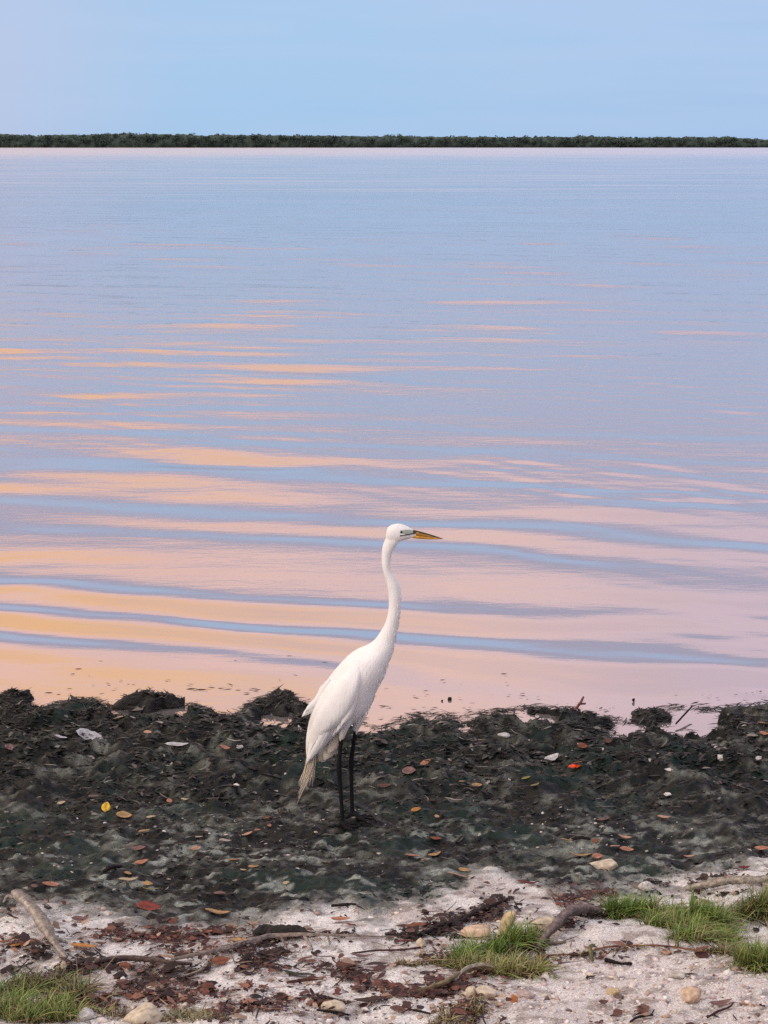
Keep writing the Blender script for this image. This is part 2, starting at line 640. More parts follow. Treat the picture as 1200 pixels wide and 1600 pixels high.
m, t, b = new_mat('lagoon_water')
t.nodes.remove(b)
out = t.nodes['Material Output']
tc = t.nodes.new('ShaderNodeTexCoord')
sep = t.nodes.new('ShaderNodeSeparateXYZ')
t.links.new(tc.outputs['Object'], sep.inputs[0])
gl = t.nodes.new('ShaderNodeBsdfGlossy')
gl.inputs['Color'].default_value = (0.93, 0.93, 0.95, 1)
df = t.nodes.new('ShaderNodeBsdfDiffuse')
df.inputs['Color'].default_value = (0.24, 0.22, 0.22, 1)
fr = t.nodes.new('ShaderNodeFresnel')
fr.inputs['IOR'].default_value = 1.9
fm = t.nodes.new('ShaderNodeMath')
fm.operation = 'MULTIPLY_ADD'
fm.use_clamp = True
fm.inputs[1].default_value = 0.55
fm.inputs[2].default_value = 0.44
t.links.new(fr.outputs[0], fm.inputs[0])
ms = t.nodes.new('ShaderNodeMixShader')
t.links.new(fm.outputs[0], ms.inputs[0])
t.links.new(df.outputs[0], ms.inputs[1])
t.links.new(gl.outputs[0], ms.inputs[2])
t.links.new(ms.outputs[0], out.inputs['Surface'])
# wind ruffling: smooth inshore, rougher far out, strongest before the far bank
cr = t.nodes.new('ShaderNodeMapRange')
cr.inputs[1].default_value = 12.0
cr.inputs[2].default_value = 90.0
cr.inputs[3].default_value = 0.012
cr.inputs[4].default_value = 0.13
t.links.new(sep.outputs[1], cr.inputs[0])
cr2 = t.nodes.new('ShaderNodeMapRange')
cr2.interpolation_type = 'SMOOTHSTEP'
cr2.inputs[1].default_value = 170.0
cr2.inputs[2].default_value = 420.0
cr2.inputs[3].default_value = 0.0
cr2.inputs[4].default_value = 0.10
t.links.new(sep.outputs[1], cr2.inputs[0])
mpc = t.nodes.new('ShaderNodeMapping')
mpc.inputs['Scale'].default_value = (0.05, 0.42, 1.0)
mpc.inputs['Rotation'].default_value = (0, 0, math.radians(6))
t.links.new(tc.outputs['Object'], mpc.inputs[0])
npaw = t.nodes.new('ShaderNodeTexNoise')
npaw.inputs['Scale'].default_value = 1.0
npaw.inputs['Detail'].default_value = 6
npaw.inputs['Roughness'].default_value = 0.65
t.links.new(mpc.outputs[0], npaw.inputs['Vector'])
pawr = t.nodes.new('ShaderNodeMapRange')
pawr.inputs[1].default_value = 0.3
pawr.inputs[2].default_value = 0.7
pawr.inputs[3].default_value = 0.25
pawr.inputs[4].default_value = 1.75
t.links.new(npaw.outputs[0], pawr.inputs[0])
pawm = t.nodes.new('ShaderNodeMath')
pawm.operation = 'MULTIPLY'
t.links.new(cr.outputs[0], pawm.inputs[0])
t.links.new(pawr.outputs[0], pawm.inputs[1])
ad = t.nodes.new('ShaderNodeMath')
ad.operation = 'ADD'
t.links.new(pawm.outputs[0], ad.inputs[0])
t.links.new(cr2.outputs[0], ad.inputs[1])
t.links.new(ad.outputs[0], gl.inputs['Roughness'])
mp = t.nodes.new('ShaderNodeMapping')
mp.inputs['Scale'].default_value = (2.6, 8.0, 1.0)
mp.inputs['Rotation'].default_value = (0, 0, math.radians(14))
t.links.new(tc.outputs['Object'], mp.inputs[0])
n1 = t.nodes.new('ShaderNodeTexNoise')
n1.inputs['Scale'].default_value = 1.0
n1.inputs['Detail'].default_value = 6
n1.inputs['Roughness'].default_value = 0.62
t.links.new(mp.outputs[0], n1.inputs['Vector'])
bp = t.nodes.new('ShaderNodeBump')
bp.inputs['Strength'].default_value = 0.55
bp.inputs['Distance'].default_value = 0.012
t.links.new(n1.outputs[0], bp.inputs['Height'])
fade = t.nodes.new('ShaderNodeMapRange')
fade.inputs[1].default_value = 7.0
fade.inputs[2].default_value = 19.0
fade.inputs[3].default_value = 0.09
fade.inputs[4].default_value = 0.68
t.links.new(sep.outputs[1], fade.inputs[0])
t.links.new(fade.outputs[0], bp.inputs['Strength'])
t.links.new(bp.outputs[0], gl.inputs['Normal'])
water = link('water', me, m)
water['kind'] = 'structure'

# ------------------------------------------------------------------ far bank with mangroves
FAR = 900.0
M_bank = plain_mat('far_bank_soil', (0.03, 0.03, 0.025), (0.06, 0.055, 0.04), 0.95, 0.1, (0.05, 0.05, 0.05))
bx = np.linspace(-1400, 1400, 57)
brows = [(FAR + 1.5, WATER - 0.2), (FAR + 4, 0.25), (FAR + 400, 1.0), (4200, 1.0)]
bv = [(x * (1 if j < 3 else 3), y + (6 * math.sin(x * 0.011) if j < 2 else 0), z) for j, (y, z) in enumerate(brows) for x in bx]
n = len(bx)
bq = np.array([(j * n + i, j * n + i + 1, (j + 1) * n + i + 1, (j + 1) * n + i) for j in range(3) for i in range(n - 1)])
far_shore = link('far_shore', mesh_arrays('far_shore', np.array(bv), [(4, bq)], True), M_bank)
far_shore['kind'] = 'structure'


def leaf_quads(centers, sizes, normals_jit, r):
    """one random-facing quad per centre"""
    k = len(centers)
    a = r.normal(size=(k, 3))
    a /= np.linalg.norm(a, axis=1)[:, None]
    bb = np.cross(a, r.normal(size=(k, 3)))
    bb /= np.linalg.norm(bb, axis=1)[:, None]
    s = sizes[:, None]
    v = np.stack([centers - a * s - bb * s * .7, centers + a * s - bb * s * .6, centers + a * s * .8 + bb * s * .7, centers - a * s * .9 + bb * s * .6], 1)
    return v.reshape(-1, 3)


cents, szs, cols = [], [], []
for i in range(4600):
    cx = rng.uniform(-420, 420)
    depth = abs(rng.normal(0, 9))
    hbase = 7.0 - 0.0062 * (cx + 190) + 0.5 * (vnoise(cx * 0.03, 0.0, 9) - 0.5) * 2 + 0.7 * (vnoise(cx * 0.10, 5.0, 12) - 0.5)
    top = float(np.clip(hbase, 3.8, 8.6)) * rng.uniform(0.86, 1.0) * (1 + 0.008 * depth)
    rad = rng.uniform(0.9, 1.8)
    k = 60
    d = rng.normal(size=(k, 3))
    d /= np.linalg.norm(d, axis=1)[:, None]
    rr = rad * rng.uniform(0.55, 1.05, k)[:, None]
    cz = max(rng.uniform(0.2, 1.0) ** 0.6 * top - rad * 0.75, 0.9)
    c = d * rr * np.array([1.15, 1, .8]) + np.array([cx, FAR + 2.5 + depth + 6 * math.sin(cx * 0.011), cz])
    c[:, 2] = np.clip(c[:, 2], 0.15, None)
    cents.append(c)
    szs.append(rng.uniform(0.15, 0.34, k))
    base = C(0.074, 0.104, 0.088) * rng.uniform(0.82, 1.2) 
    cols.append(np.repeat(base[None] * rng.uniform(0.75, 1.25, k)[:, None], 4, 0))
cents = np.concatenate(cents)
lv = leaf_quads(cents, np.concatenate(szs), None, rng)
lq = np.arange(len(lv)).reshape(-1, 4)
lc = np.concatenate(cols)
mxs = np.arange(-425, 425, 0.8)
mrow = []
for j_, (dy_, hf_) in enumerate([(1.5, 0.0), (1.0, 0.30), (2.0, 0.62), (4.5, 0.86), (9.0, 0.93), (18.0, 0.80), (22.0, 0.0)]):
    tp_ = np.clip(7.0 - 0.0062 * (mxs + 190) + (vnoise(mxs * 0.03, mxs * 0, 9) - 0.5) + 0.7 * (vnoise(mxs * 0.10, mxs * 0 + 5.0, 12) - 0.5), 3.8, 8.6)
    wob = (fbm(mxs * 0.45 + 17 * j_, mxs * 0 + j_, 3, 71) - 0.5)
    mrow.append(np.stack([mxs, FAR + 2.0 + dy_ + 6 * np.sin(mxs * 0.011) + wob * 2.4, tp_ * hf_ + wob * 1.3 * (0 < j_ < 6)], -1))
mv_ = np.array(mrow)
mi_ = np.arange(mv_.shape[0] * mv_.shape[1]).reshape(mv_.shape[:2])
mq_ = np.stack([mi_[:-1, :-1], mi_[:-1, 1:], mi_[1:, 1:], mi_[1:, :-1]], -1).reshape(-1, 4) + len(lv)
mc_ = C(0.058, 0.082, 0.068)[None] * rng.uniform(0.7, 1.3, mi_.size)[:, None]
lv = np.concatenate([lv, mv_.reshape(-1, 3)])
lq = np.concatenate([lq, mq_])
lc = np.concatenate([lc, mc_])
# inner shaded mass that keeps the sky from showing through low down
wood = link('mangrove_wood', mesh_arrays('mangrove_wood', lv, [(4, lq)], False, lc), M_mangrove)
tag(wood, 'dark green mangrove thicket lining the far bank of the water', 'mangrove', None, 'stuff')


# ------------------------------------------------------------------ generic builders
def tube(points, radii, segs=7, jit=0.0, r=None, flat=1.0):
    """closed tube along points; returns verts, faces"""
    P = np.asarray(points, float)
    Rr = np.asarray(radii, float)
    n = len(P)
    T = np.gradient(P, axis=0)
    T /= np.linalg.norm(T, axis=1)[:, None] + 1e-9
    up = np.array([0, 0, 1.0]) if abs(T[0][2]) < 0.8 else np.array([0, 1.0, 0])
    V = []
    ridge = r.uniform(-0.17, 0.17, segs) if (r is not None and jit) else np.zeros(segs)
    for i in range(n):
        s = np.cross(T[i], up)
        s /= np.linalg.norm(s) + 1e-9
        u = np.cross(s, T[i])
        for k in range(segs):
            a = 2 * math.pi * k / segs
            q = Rr[i] * (1 + ridge[k] * (1 + 0.5 * math.sin(i * 0.9 + k)) + (r.uniform(-jit, jit) if (r is not None and jit) else 0))
            V.append(P[i] + (s * math.cos(a) + u * math.sin(a) * flat) * q)
    V += [P[0] - T[0] * Rr[0] * 0.4, P[-1] + T[-1] * Rr[-1] * 0.4]
    F4 = []
    F3 = []
    for i in range(n - 1):
        for k in range(segs):
            k2 = (k + 1) % segs
            F4.append((i * segs + k, i * segs + k2, (i + 1) * segs + k2, (i + 1) * segs + k))
    a, bq_ = n * segs, n * segs + 1
    for k in range(segs):
        k2 = (k + 1) % segs
        F3.append((a, k2, k))
        F3.append((bq_, (n - 1) * segs + k, (n - 1) * segs + k2))
    return np.array(V), np.array(F4), np.array(F3)


def tube_mesh(name, points, radii, col, segs=7, jit=0.1, r=None, cvar=0.15, flat=1.0):
    V, F4, F3 = tube(points, radii, segs, jit, r, flat)
    cc = np.repeat(np.array(col, float)[None], len(V), 0)
    if r is not None:
        st_ = np.append(np.tile(r.uniform(0.45, 1.35, segs), (len(V) - 2) // segs), [0.7, 0.7])
        cc = cc * (1 + r.uniform(-cvar, cvar, len(V)))[:, None] * st_[:, None]
    return mesh_arrays(name, V, [(4, F4), (3, F3)], True, cc)


def merge(parts):
    """parts: list of (V, F4 or None, F3 or None, cols)"""
    Vs, A, B, Cs = [], [], [], []
    o = 0
    for V, F4, F3, cc in parts:
        Vs.append(V)
        if F4 is not None and len(F4):
            A.append(F4 + o)
        if F3 is not None and len(F3):
            B.append(F3 + o)
        Cs.append(cc)
        o += len(V)
    g = []
    if A:
        g.append((4, np.concatenate(A)))
    if B:
        g.append((3, np.concatenate(B)))
    return np.concatenate(Vs), g, np.concatenate(Cs)


def lay(x, y):
    """ground height and unit normal"""
    e = 0.012
    z = float(ground_z(x, y))
    zx = (float(ground_z(x + e, y)) - float(ground_z(x - e, y))) / (2 * e)
    zy = (float(ground_z(x, y + e)) - float(ground_z(x, y - e))) / (2 * e)
    nv = Vector((-zx * 0.5, -zy * 0.5, 1.0)).normalized()
    return z, nv


# ------------------------------------------------------------------ litter laid over mud and sand (uncountable)
def strips(X, Y, Z, ang, L, Wd, curl, bend, tilt, cols, segs=3):
    """many small bent strips at once; returns verts, quads, colours"""
    k = len(X)
    t_ = np.linspace(-0.5, 0.5, segs + 1)
    V = np.zeros((k, segs + 1, 2, 3))
    ca, sa = np.cos(ang), np.sin(ang)
    for j, tt in enumerate(t_):
        lx = L * tt
        side_off = bend * L * (tt * tt - 0.1)
        wz = curl * L * (0.25 - tt * tt) + tilt * lx
        wdt = Wd * (1 - (2 * abs(tt)) ** 2.2 * 0.8)
        for q, sg in enumerate((-1, 1)):
            ly = side_off + sg * wdt / 2
            V[:, j, q, 0] = X + lx * ca - ly * sa
            V[:, j, q, 1] = Y + lx * sa + ly * ca
            V[:, j, q, 2] = Z + wz + sg * wdt * 0.18 * np.sin(ang * 7 + j)
    idx = np.arange(k * (segs + 1) * 2).reshape(k, segs + 1, 2)
    Q = np.stack([idx[:, :-1, 0], idx[:, 1:, 0], idx[:, 1:, 1], idx[:, :-1, 1]], -1).reshape(-1, 4)
    return V.reshape(-1, 3), Q, np.repeat(cols, (segs + 1) * 2, 0)


PALM = np.array([C(0.012, 0.013, 0.013), C(0.018, 0.025, 0.023), C(0.030, 0.031, 0.030), C(0.058, 0.059, 0.056),
                 C(0.105, 0.102, 0.095), C(0.052, 0.038, 0.035), C(0.17, 0.155, 0.14), C(0.30, 0.28, 0.26)])
PALM_P = np.array([.28, .24, .2, .13, .07, .05, .03, .015])
k = 46000
X = rng.uniform(-2.2, 2.2, k)
Y = 4.15 + rng.uniform(0, 1, k) * (shore_y(X) - 4.12)
keep = (sand_amount(X, Y) < rng.uniform(0.15, 0.9, k)) & (fbm(X * 4, Y * 5, 3, 71) > rng.uniform(0.15, 0.62, k) + 0.14 * sstep(5.6, 5.1, Y))
keep &= ground_z(X, Y) > WATER - 0.002
X, Y = X[keep], Y[keep]
k = len(X)
near = sstep(5.0, 5.7, Y)
L = rng.uniform(0.006, 0.022, k) * (1 + 0.9 * near)
cols = PALM[rng.choice(8, k, p=PALM_P / PALM_P.sum())] * rng.uniform(0.7, 1.3, k)[:, None]
v1, q1, c1 = strips(X, Y, ground_z(X, Y) + 0.002, rng.normal(0, 0.9, k), L, L * rng.uniform(0.25, 0.6, k),
                    rng.uniform(-0.05, 0.35, k), rng.normal(0, 0.3, k), rng.normal(0, 0.22, k), cols, 2)
# long seagrass ribbons
k = 7000
X = rng.uniform(-2.2, 2.2, k)
Y = shore_y(X) + 0.03 - rng.exponential(0.33, k)
keep = (Y > 4.5) & (sand_amount(X, Y) < 0.4)
keep &= ~((ground_z(X, Y) < WATER - 0.003) & (Y < shore_y(X) - 0.02))
X, Y = X[keep], Y[keep]
k = len(X)
L = rng.uniform(0.025, 0.085, k)
cols = PALM[rng.choice(8, k, p=PALM_P / PALM_P.sum())] * rng.uniform(0.6, 1.2, k)[:, None]
v2, q2, c2 = strips(X, Y, np.maximum(ground_z(X, Y), WATER) + 0.004, rng.normal(0.1, 0.6, k), L, rng.uniform(0.0025, 0.006, k),
                    rng.uniform(-0.02, 0.16, k), rng.normal(0, 0.5, k), rng.normal(0, 0.05, k), cols, 4)
V, g, cc = merge([(v1, q1, None, c1), (v2, q2, None, c2)])
wr = link('seaweed_litter', mesh_arrays('seaweed_litter', V, g, False, cc), M_litter)
tag(wr, 'dark rotting seaweed scraps spread over the mud by the water', 'seaweed', None, 'stuff')

# drift lines on the sand
DRIFT = [([(-60, 1500), (0, 1500), (60, 1498), (110, 1508), (170, 1522), (250, 1524), (330, 1520), (380, 1503), (450, 1492)], 13, 1.5, 0),
         ([(-40, 1480), (20, 1482), (60, 1488)], 9, 0.7, 1),
         ([(0, 1525), (60, 1532), (120, 1525)], 12, 1.2, 0),
         ([(150, 1474), (200, 1462), (240, 1452), (290, 1466), (340, 1452), (390, 1444)], 11, 0.9, 1),
         ([(395, 1466), (440, 1464), (480, 1463)], 9, 0.9, 0), ([(480, 1466), (560, 1464), (640, 1464)], 4, 0.35, 0),
         ([(630, 1466), (700, 1448), (750, 1431), (800, 1406)], 10, 1.5, 0),
         ([(868, 1406), (910, 1400), (962, 1392)], 8, 1.1, 1), ([(860, 1415), (900, 1420)], 6, 0.3, 1),
         ([(1000, 1372), (1090, 1385), (1200, 1380)], 12, 0.6, 0),
         ([(540, 1515), (575, 1532), (610, 1548)], 9, 1.0, 1), ([(570, 1572), (625, 1568), (690, 1550), (730, 1536), (780, 1520)], 9, 1.2, 1),
         ([(640, 1550), (690, 1540)], 8, 0.6, 1),
         ([(120, 1560), (200, 1552), (260, 1556), (330, 1562), (400, 1566), (470, 1566)], 15, 0.9, 1),
         ([(340, 1592), (420, 1582), (470, 1574)], 10, 0.6, 1), ([(470, 1560), (560, 1590)], 12, 0.3, 1),
         ([(700, 1500), (760, 1508), (840, 1500)], 15, 0.9, 0), ([(820, 1486), (850, 1472), (890, 1448), (932, 1428)], 9, 1.3, 0),
         ([(670, 1500), (720, 1494)], 7, 0.7, 1), ([(700, 1560), (740, 1580), (720, 1600)], 14, 0.5, 1),
         ([(850, 1500), (1000, 1486), (1130, 1500)], 4, 0.25, 1), ([(400, 1500), (460, 1505), (560, 1512)], 12, 0.25, 1),
         ([(260, 1480), (330, 1488), (400, 1480)], 10, 0.7, 1), ([(780, 1470), (830, 1482)], 8, 0.9, 0)]
PALS = [np.array([C(0.016, 0.012, 0.013), C(0.030, 0.020, 0.020), C(0.05, 0.030, 0.028), C(0.10, 0.055, 0.045), C(0.22, 0.17, 0.13)]),
        np.array([C(0.035, 0.020, 0.022), C(0.065, 0.032, 0.030), C(0.12, 0.048, 0.036), C(0.20, 0.10, 0.07), C(0.33, 0.23, 0.16)])]
PX, PY, PC = [], [], []
for pts, wpx, dens, pal in DRIFT:
    gp = np.array([on_ground(*p) for p in pts])
    seg = np.linalg.norm(np.diff(gp, axis=0), axis=1)
    tot = seg.sum()
    k = int(tot * 3300 * dens * (0.5 + wpx / 20))
    s_ = rng.uniform(0, tot, k)
    cum = np.concatenate([[0], np.cumsum(seg)])
    x = np.interp(s_, cum, gp[:, 0])
    y = np.interp(s_, cum, gp[:, 1])
    wm = wpx / 640.0
    sprd = np.where(rng.uniform(size=k) < 0.35, 2.4, 0.9)
    x = x + rng.normal(0, wm * 1.1, k) * sprd
    y = y + rng.normal(0, wm * 1.7, k) * sprd
    kp = fbm(x * 16, y * 16, 3, 83) > rng.uniform(0.33, 0.58, k)
    x, y = x[kp], y[kp]
    PX.append(x)
    PY.append(y)
    PC.append(PALS[pal][rng.choice(5, len(x), p=[.3, .28, .22, .14, .06])] * rng.uniform(0.7, 1.4, len(x))[:, None])
# stray bits everywhere on the sand
k = 17000
x = rng.uniform(-2, 2, k)
y = rng.uniform(2.6, 4.5, k)
kp = (sand_amount(x, y) > 0.5) & (fbm(x * 6, y * 6, 3, 89) > rng.uniform(0.34, 0.75, k) + 0.12 * sstep(0.2, 0.5, x))
PX.append(x[kp])
PY.append(y[kp])
PC.append(PALS[1][rng.choice(5, kp.sum())] * rng.uniform(0.6, 1.3, kp.sum())[:, None])
X, Y, cols = np.concatenate(PX), np.concatenate(PY), np.concatenate(PC)
k = len(X)
L = rng.gamma(2.2, 0.0050, k).clip(0.003, 0.042)
asp = np.where(rng.uniform(size=k) < 0.3, 0.12, rng.uniform(0.3, 0.75, k))
v1, q1, c1 = strips(X, Y, ground_z(X, Y) + 0.002 + rng.exponential(0.004, k), rng.normal(0.1, 0.9, k), L, L * asp,
                    rng.uniform(-0.1, 0.4, k), rng.normal(0, 0.25, k), rng.normal(0, 0.25, k), cols, 3)
pk_ = rng.integers(0, k, 620)
kt = len(pk_)
v3, q3, c3 = strips(X[pk_] + rng.normal(0, 0.02, kt), Y[pk_] + rng.normal(0, 0.02, kt), ground_z(X[pk_], Y[pk_]) + rng.uniform(0.004, 0.012, kt),
                    rng.normal(0.15, 0.55, kt), rng.gamma(3, 0.02, kt).clip(0.03, 0.16), rng.uniform(0.0016, 0.0042, kt), rng.uniform(-0.02, 0.10, kt),
                    rng.normal(0, 0.25, kt), rng.normal(0, 0.04, kt), cols[pk_] * 0.9, 5)
v1, g1, c1 = merge([(v1, q1, None, c1), (v3, q3, None, c3)])
dl = link('drift_litter', mesh_arrays('drift_litter', v1, g1, False, c1), M_litter)
tag(dl, 'brown crumbled leaf and bark litter in drift lines on the sand', 'litter', None, 'stuff')


# shell grit and pebbles too small to count
def pebble_template(seed, sub=1):
    bm = bmesh.new()
    bmesh.ops.create_icosphere(bm, subdivisions=sub, radius=1.0)
    for v in bm.verts:
        nn = mnoise.noise(v.co * 1.3 + Vector((seed * 7.1, 0, 0)))
        v.co *= 1 + 0.6 * nn
    V = np.array([v.co[:] for v in bm.verts])
    F = np.array([[v.index for v in f.verts] for f in bm.faces])
    bm.free()
    return V, F


TPL = [pebble_template(s) for s in range(8)]
parts = []


def add_pebbles(X, Y, size, flat, cols, sink=0.25):
    Z = ground_z(X, Y)
    for i in range(len(X)):
        V, F = TPL[rng.integers(8)]
        a = rng.uniform(0, 6.28)
        s = size[i]
        v = V * np.array([s, s * rng.uniform(0.55, 0.9), s * flat[i]])
        tl = rng.normal(0, 0.25)
        v = np.stack([v[:, 0], v[:, 1] * math.cos(tl) - v[:, 2] * math.sin(tl), v[:, 1] * math.sin(tl) + v[:, 2] * math.cos(tl)], 1)
        v = np.stack([v[:, 0] * math.cos(a) - v[:, 1] * math.sin(a), v[:, 0] * math.sin(a) + v[:, 1] * math.cos(a), v[:, 2]], 1)
        v = v + np.array([X[i], Y[i], Z[i] + s * flat[i] * (0.6 - sink)])
        parts.append((v, None, F, np.repeat(cols[i][None], len(v), 0)))


PEB = np.array([C(0.72, 0.70, 0.68), C(0.62, 0.55, 0.52), C(0.56, 0.44, 0.41), C(0.45, 0.33, 0.26), C(0.40, 0.37, 0.36), C(0.14, 0.09, 0.08),
                C(0.72, 0.64, 0.52)])
k = 26000
x = rng.uniform(-1.3, 1.5, k)
y = rng.uniform(2.9, 4.35, k)
dens = 0.08 + 0.85 * sstep(0.05, 0.45, x) * sstep(3.95, 3.6, y) + 0.45 * sstep(3.75, 3.5, y)
kp = (sand_amount(x, y) > 0.7) & (rng.uniform(size=k) < dens * (0.35 + fbm(x * 7, y * 7, 3, 97)))
x, y = x[kp], y[kp]
k = len(x)
add_pebbles(x, y, rng.gamma(1.6, 0.0019, k).clip(0.0015, 0.012), rng.uniform(0.25, 0.6, k),
            PEB[rng.choice(7, k, p=[.3, .2, .16, .1, .1, .06, .08])] * rng.uniform(0.85, 1.1, k)[:, None])
# pale grit on the mud
k = 5200
x = rng.uniform(-1.6, 1.6, k)
y = rng.uniform(4.25, 6.1, k)
cl = fbm(x * 3.5, y * 4.5, 3, 191)
kp = (sand_amount(x, y) < 0.6) & (cl > rng.uniform(0.5, 0.72, k) + 0.10 * sstep(4.8, 5.4, y)) & (y < shore_y(x) - 0.05)
x, y = x[kp], y[kp]
k = len(x)
add_pebbles(x, y, rng.gamma(2.0, 0.0016, k).clip(0.0015, 0.008), rng.uniform(0.15, 0.4, k),
            PEB[rng.choice([0, 0, 1, 4, 6, 4], k)] * rng.uniform(0.5, 0.95, k)[:, None])
V, g, cc = merge(parts)
sg = link('shell_grit', mesh_arrays('shell_grit', V, g, True, cc), M_shell)
tag(sg, 'crushed white and pinkish shell grit lying on the sand', 'shell grit', None, 'stuff')

# ------------------------------------------------------------------ egret
EX, EY, EZ, _ = hit(543, 1289)
egret = empty('egret', (EX, EY, EZ))
tag(egret, 'tall white egret with yellow bill standing on black legs on the mud', 'bird')


def bp_(px, py):
    """picture outline -> the bird's own side plane (metres, from its feet)"""
    d = ray(px, py)
    t_ = EY / d[1]
    return d[0] * t_ - EX, CAM_H + d[2] * t_ - EZ


def ring_loft(sections, segs=28):
    """sections: (x, z, tangent angle, half thickness in the side plane, half width across)"""
    V = []
    for (x, z, nx, nz, h, w) in sections:
        for k in range(segs):
            a = 2 * math.pi * k / segs
            V.append((x + nx * h * math.cos(a), w * math.sin(a), z + nz * h * math.cos(a)))
    n = len(sections)
    F4, F3 = [], []
    for i in range(n - 1):
        for k in range(segs):
            k2 = (k + 1) % segs
            F4.append((i * segs + k, i * segs + k2, (i + 1) * segs + k2, (i + 1) * segs + k))
    V.append((sections[0][0], 0, sections[0][1]))
    V.append((sections[-1][0], 0, sections[-1][1]))
    a, c = n * segs, n * segs + 1
    for k in range(segs):
        k2 = (k + 1) % segs
        F3.append((a, k2, k))
        F3.append((c, (n - 1) * segs + k, (n - 1) * segs + k2))
    return np.array(V), np.array(F4), np.array(F3)


def catmull(pts, n):
    P = np.array(pts, float)
    P = np.vstack([2 * P[0] - P[1], P, 2 * P[-1] - P[-2]])
    out_ = []
    m_ = len(P) - 3
    for i in range(m_):
        for t_ in np.linspace(0, 1, n, endpoint=(i == m_ - 1)):
            p0, p1, p2, p3 = P[i:i + 4]
            out_.append(0.5 * ((2 * p1) + (-p0 + p2) * t_ + (2 * p0 - 5 * p1 + 4 * p2 - p3) * t_ ** 2 + (-p0 + 3 * p1 - 3 * p2 + p3) * t_ ** 3))
    return np.array(out_)


# pairs of outline points (back side, front side) from head to tail root, then half width across (m)
PAIRS = [((604.5, 836), (629, 841.5), .014), ((600.8, 845), (622.5, 848), .0152), ((598, 853), (616.5, 857), .0150), ((596.3, 866), (612, 866), .0145), ((596.5, 882), (610, 882), .0140),
         ((599, 894), (611.5, 893), .0140), ((602.5, 906), (619, 904), .0150), ((605.5, 918), (625, 917), .0165), ((607, 932), (626.8, 931), .0170),
         ((607.3, 946), (625.6, 945), .0175), ((605.5, 961), (624, 964), .0180), ((601.5, 974), (621.5, 978), .0190), ((595, 986), (619, 992), .0220),
         ((586, 999), (616, 1006), .0300), ((573, 1009), (612.5, 1020), .0450), ((557, 1016), (607, 1036), .0620), ((543, 1026), (600, 1055), .0720),
         ((528, 1042), (590.5, 1074), .0760), ((514, 1059), (583, 1093), .0760), ((501, 1079), (573, 1112), .0720), ((491, 1099), (556, 1127), .0640),
         ((485, 1119), (536, 1139), .0500), ((482, 1139), (521, 1151), .0340), ((481, 1157), (507, 1163), .0200)]
secs = []
raw = [(*bp_(*a), *bp_(*b_), w) for a, b_, w in PAIRS]
raw = catmull(raw, 5)
for ax, az, bx_, bz, w in raw:
    cx, cz = (ax + bx_) / 2, (az + bz) / 2
    nx, nz = ax - bx_, az - bz
    h = math.hypot(nx, nz) / 2
    secs.append((cx, cz, nx / (2 * h), nz / (2 * h), h, w))
pieces = [ring_loft(secs)]
# head
HEAD = [((603, 838), (604.5, 843), .007), ((604, 830), (611, 847), .014), ((607, 823), (619, 847.5), .0175), ((614, 819.5), (626, 845.5), .0190),
        ((622, 818), (632, 843.5), .0185), ((630, 819.6), (638, 842.0), .0165), ((638, 823.0), (643, 840.7), .0130), ((645, 827.2), (647, 839.5), .0095),
        ((650, 829.6), (650.5, 838.5), .0065)]
hs = []
for ax, az, bx_, bz, w in catmull([(*bp_(*a), *bp_(*b_), w) for a, b_, w in HEAD], 4):
    cx, cz = (ax + bx_) / 2, (az + bz) / 2
    nx, nz = ax - bx_, az - bz
    h = max(math.hypot(nx, nz) / 2, 1e-4)
    hs.append((cx, cz, nx / (2 * h), nz / (2 * h), h, w))
pieces.append(ring_loft(hs, 24))
# thighs run on into legs and toes: one continuous body
LEGY = {'near': -0.030, 'far': 0.034}


def leg_piece(pts):
    P = [(bp_(px, py)[0], yy, bp_(px, py)[1]) for px, py, yy, r_ in pts]
    R_ = [r_ for *_q, r_ in pts]
    cm = catmull([(*p, r_) for p, r_ in zip(P, R_)], 5)
    return tube(cm[:, :3], cm[:, 3], 14)


nl, fl = LEGY['near'], LEGY['far']
pieces.append(leg_piece([(548, 1092, nl, .036), (541, 1112, nl - .004, .027), (537, 1128, nl - .004, .0185), (534.5, 1143, nl - .002, .0105), (533, 1153, nl, .0068), (531.2, 1175, nl, .0062),
                         (530, 1194, nl, .0078), (530.3, 1203, nl, .0082), (531.5, 1216, nl, .0064), (534, 1250, nl, .0060), (535.5, 1275, nl, .0064), (536, 1287, nl, .0085)]))
pieces.append(leg_piece([(562, 1092, fl, .026), (562, 1112, fl + .004, .022), (559.5, 1130, fl + .004, .0175), (556.5, 1142, fl + .002, .0110), (555, 1150, fl, .0068), (551.5, 1172, fl, .0062),
                         (549, 1192, fl, .0078), (548.6, 1201, fl, .0082), (548.6, 1215, fl, .0066), (549.2, 1245, fl, .0062), (549.8, 1268, fl, .0066), (550.5, 1281, fl, .0085)]))
FEET = {'near': (bp_(536, 1287)[0], nl), 'far': (bp_(550.5, 1281)[0], fl)}
for wh, (fx, fy) in FEET.items():
    for (dx, dy) in ([(0.072, -0.012), (0.060, 0.034), (0.062, -0.046), (-0.046, 0.008)] if wh == 'far' else [(0.055, -0.020), (0.060, 0.022), (0.030, -0.052), (-0.044, -0.004)]):
        P, R_ = [], []
        for s_ in np.linspace(0, 1, 8):
            gx, gy = fx + dx * s_, fy + dy * s_
            gz = float(ground_z(EX + gx, EY + gy, False)) - EZ
            lift = 0.012 * math.exp(-((s_) / 0.18) ** 2) + 0.0095 + 0.005 * math.sin(s_ * 9) ** 2
            P.append((gx, gy, gz + lift))
            R_.append(0.0072 * (1 - 0.58 * s_))
        pieces.append(tube(np.array(P), R_, 8))
V = []
F = []
o = 0
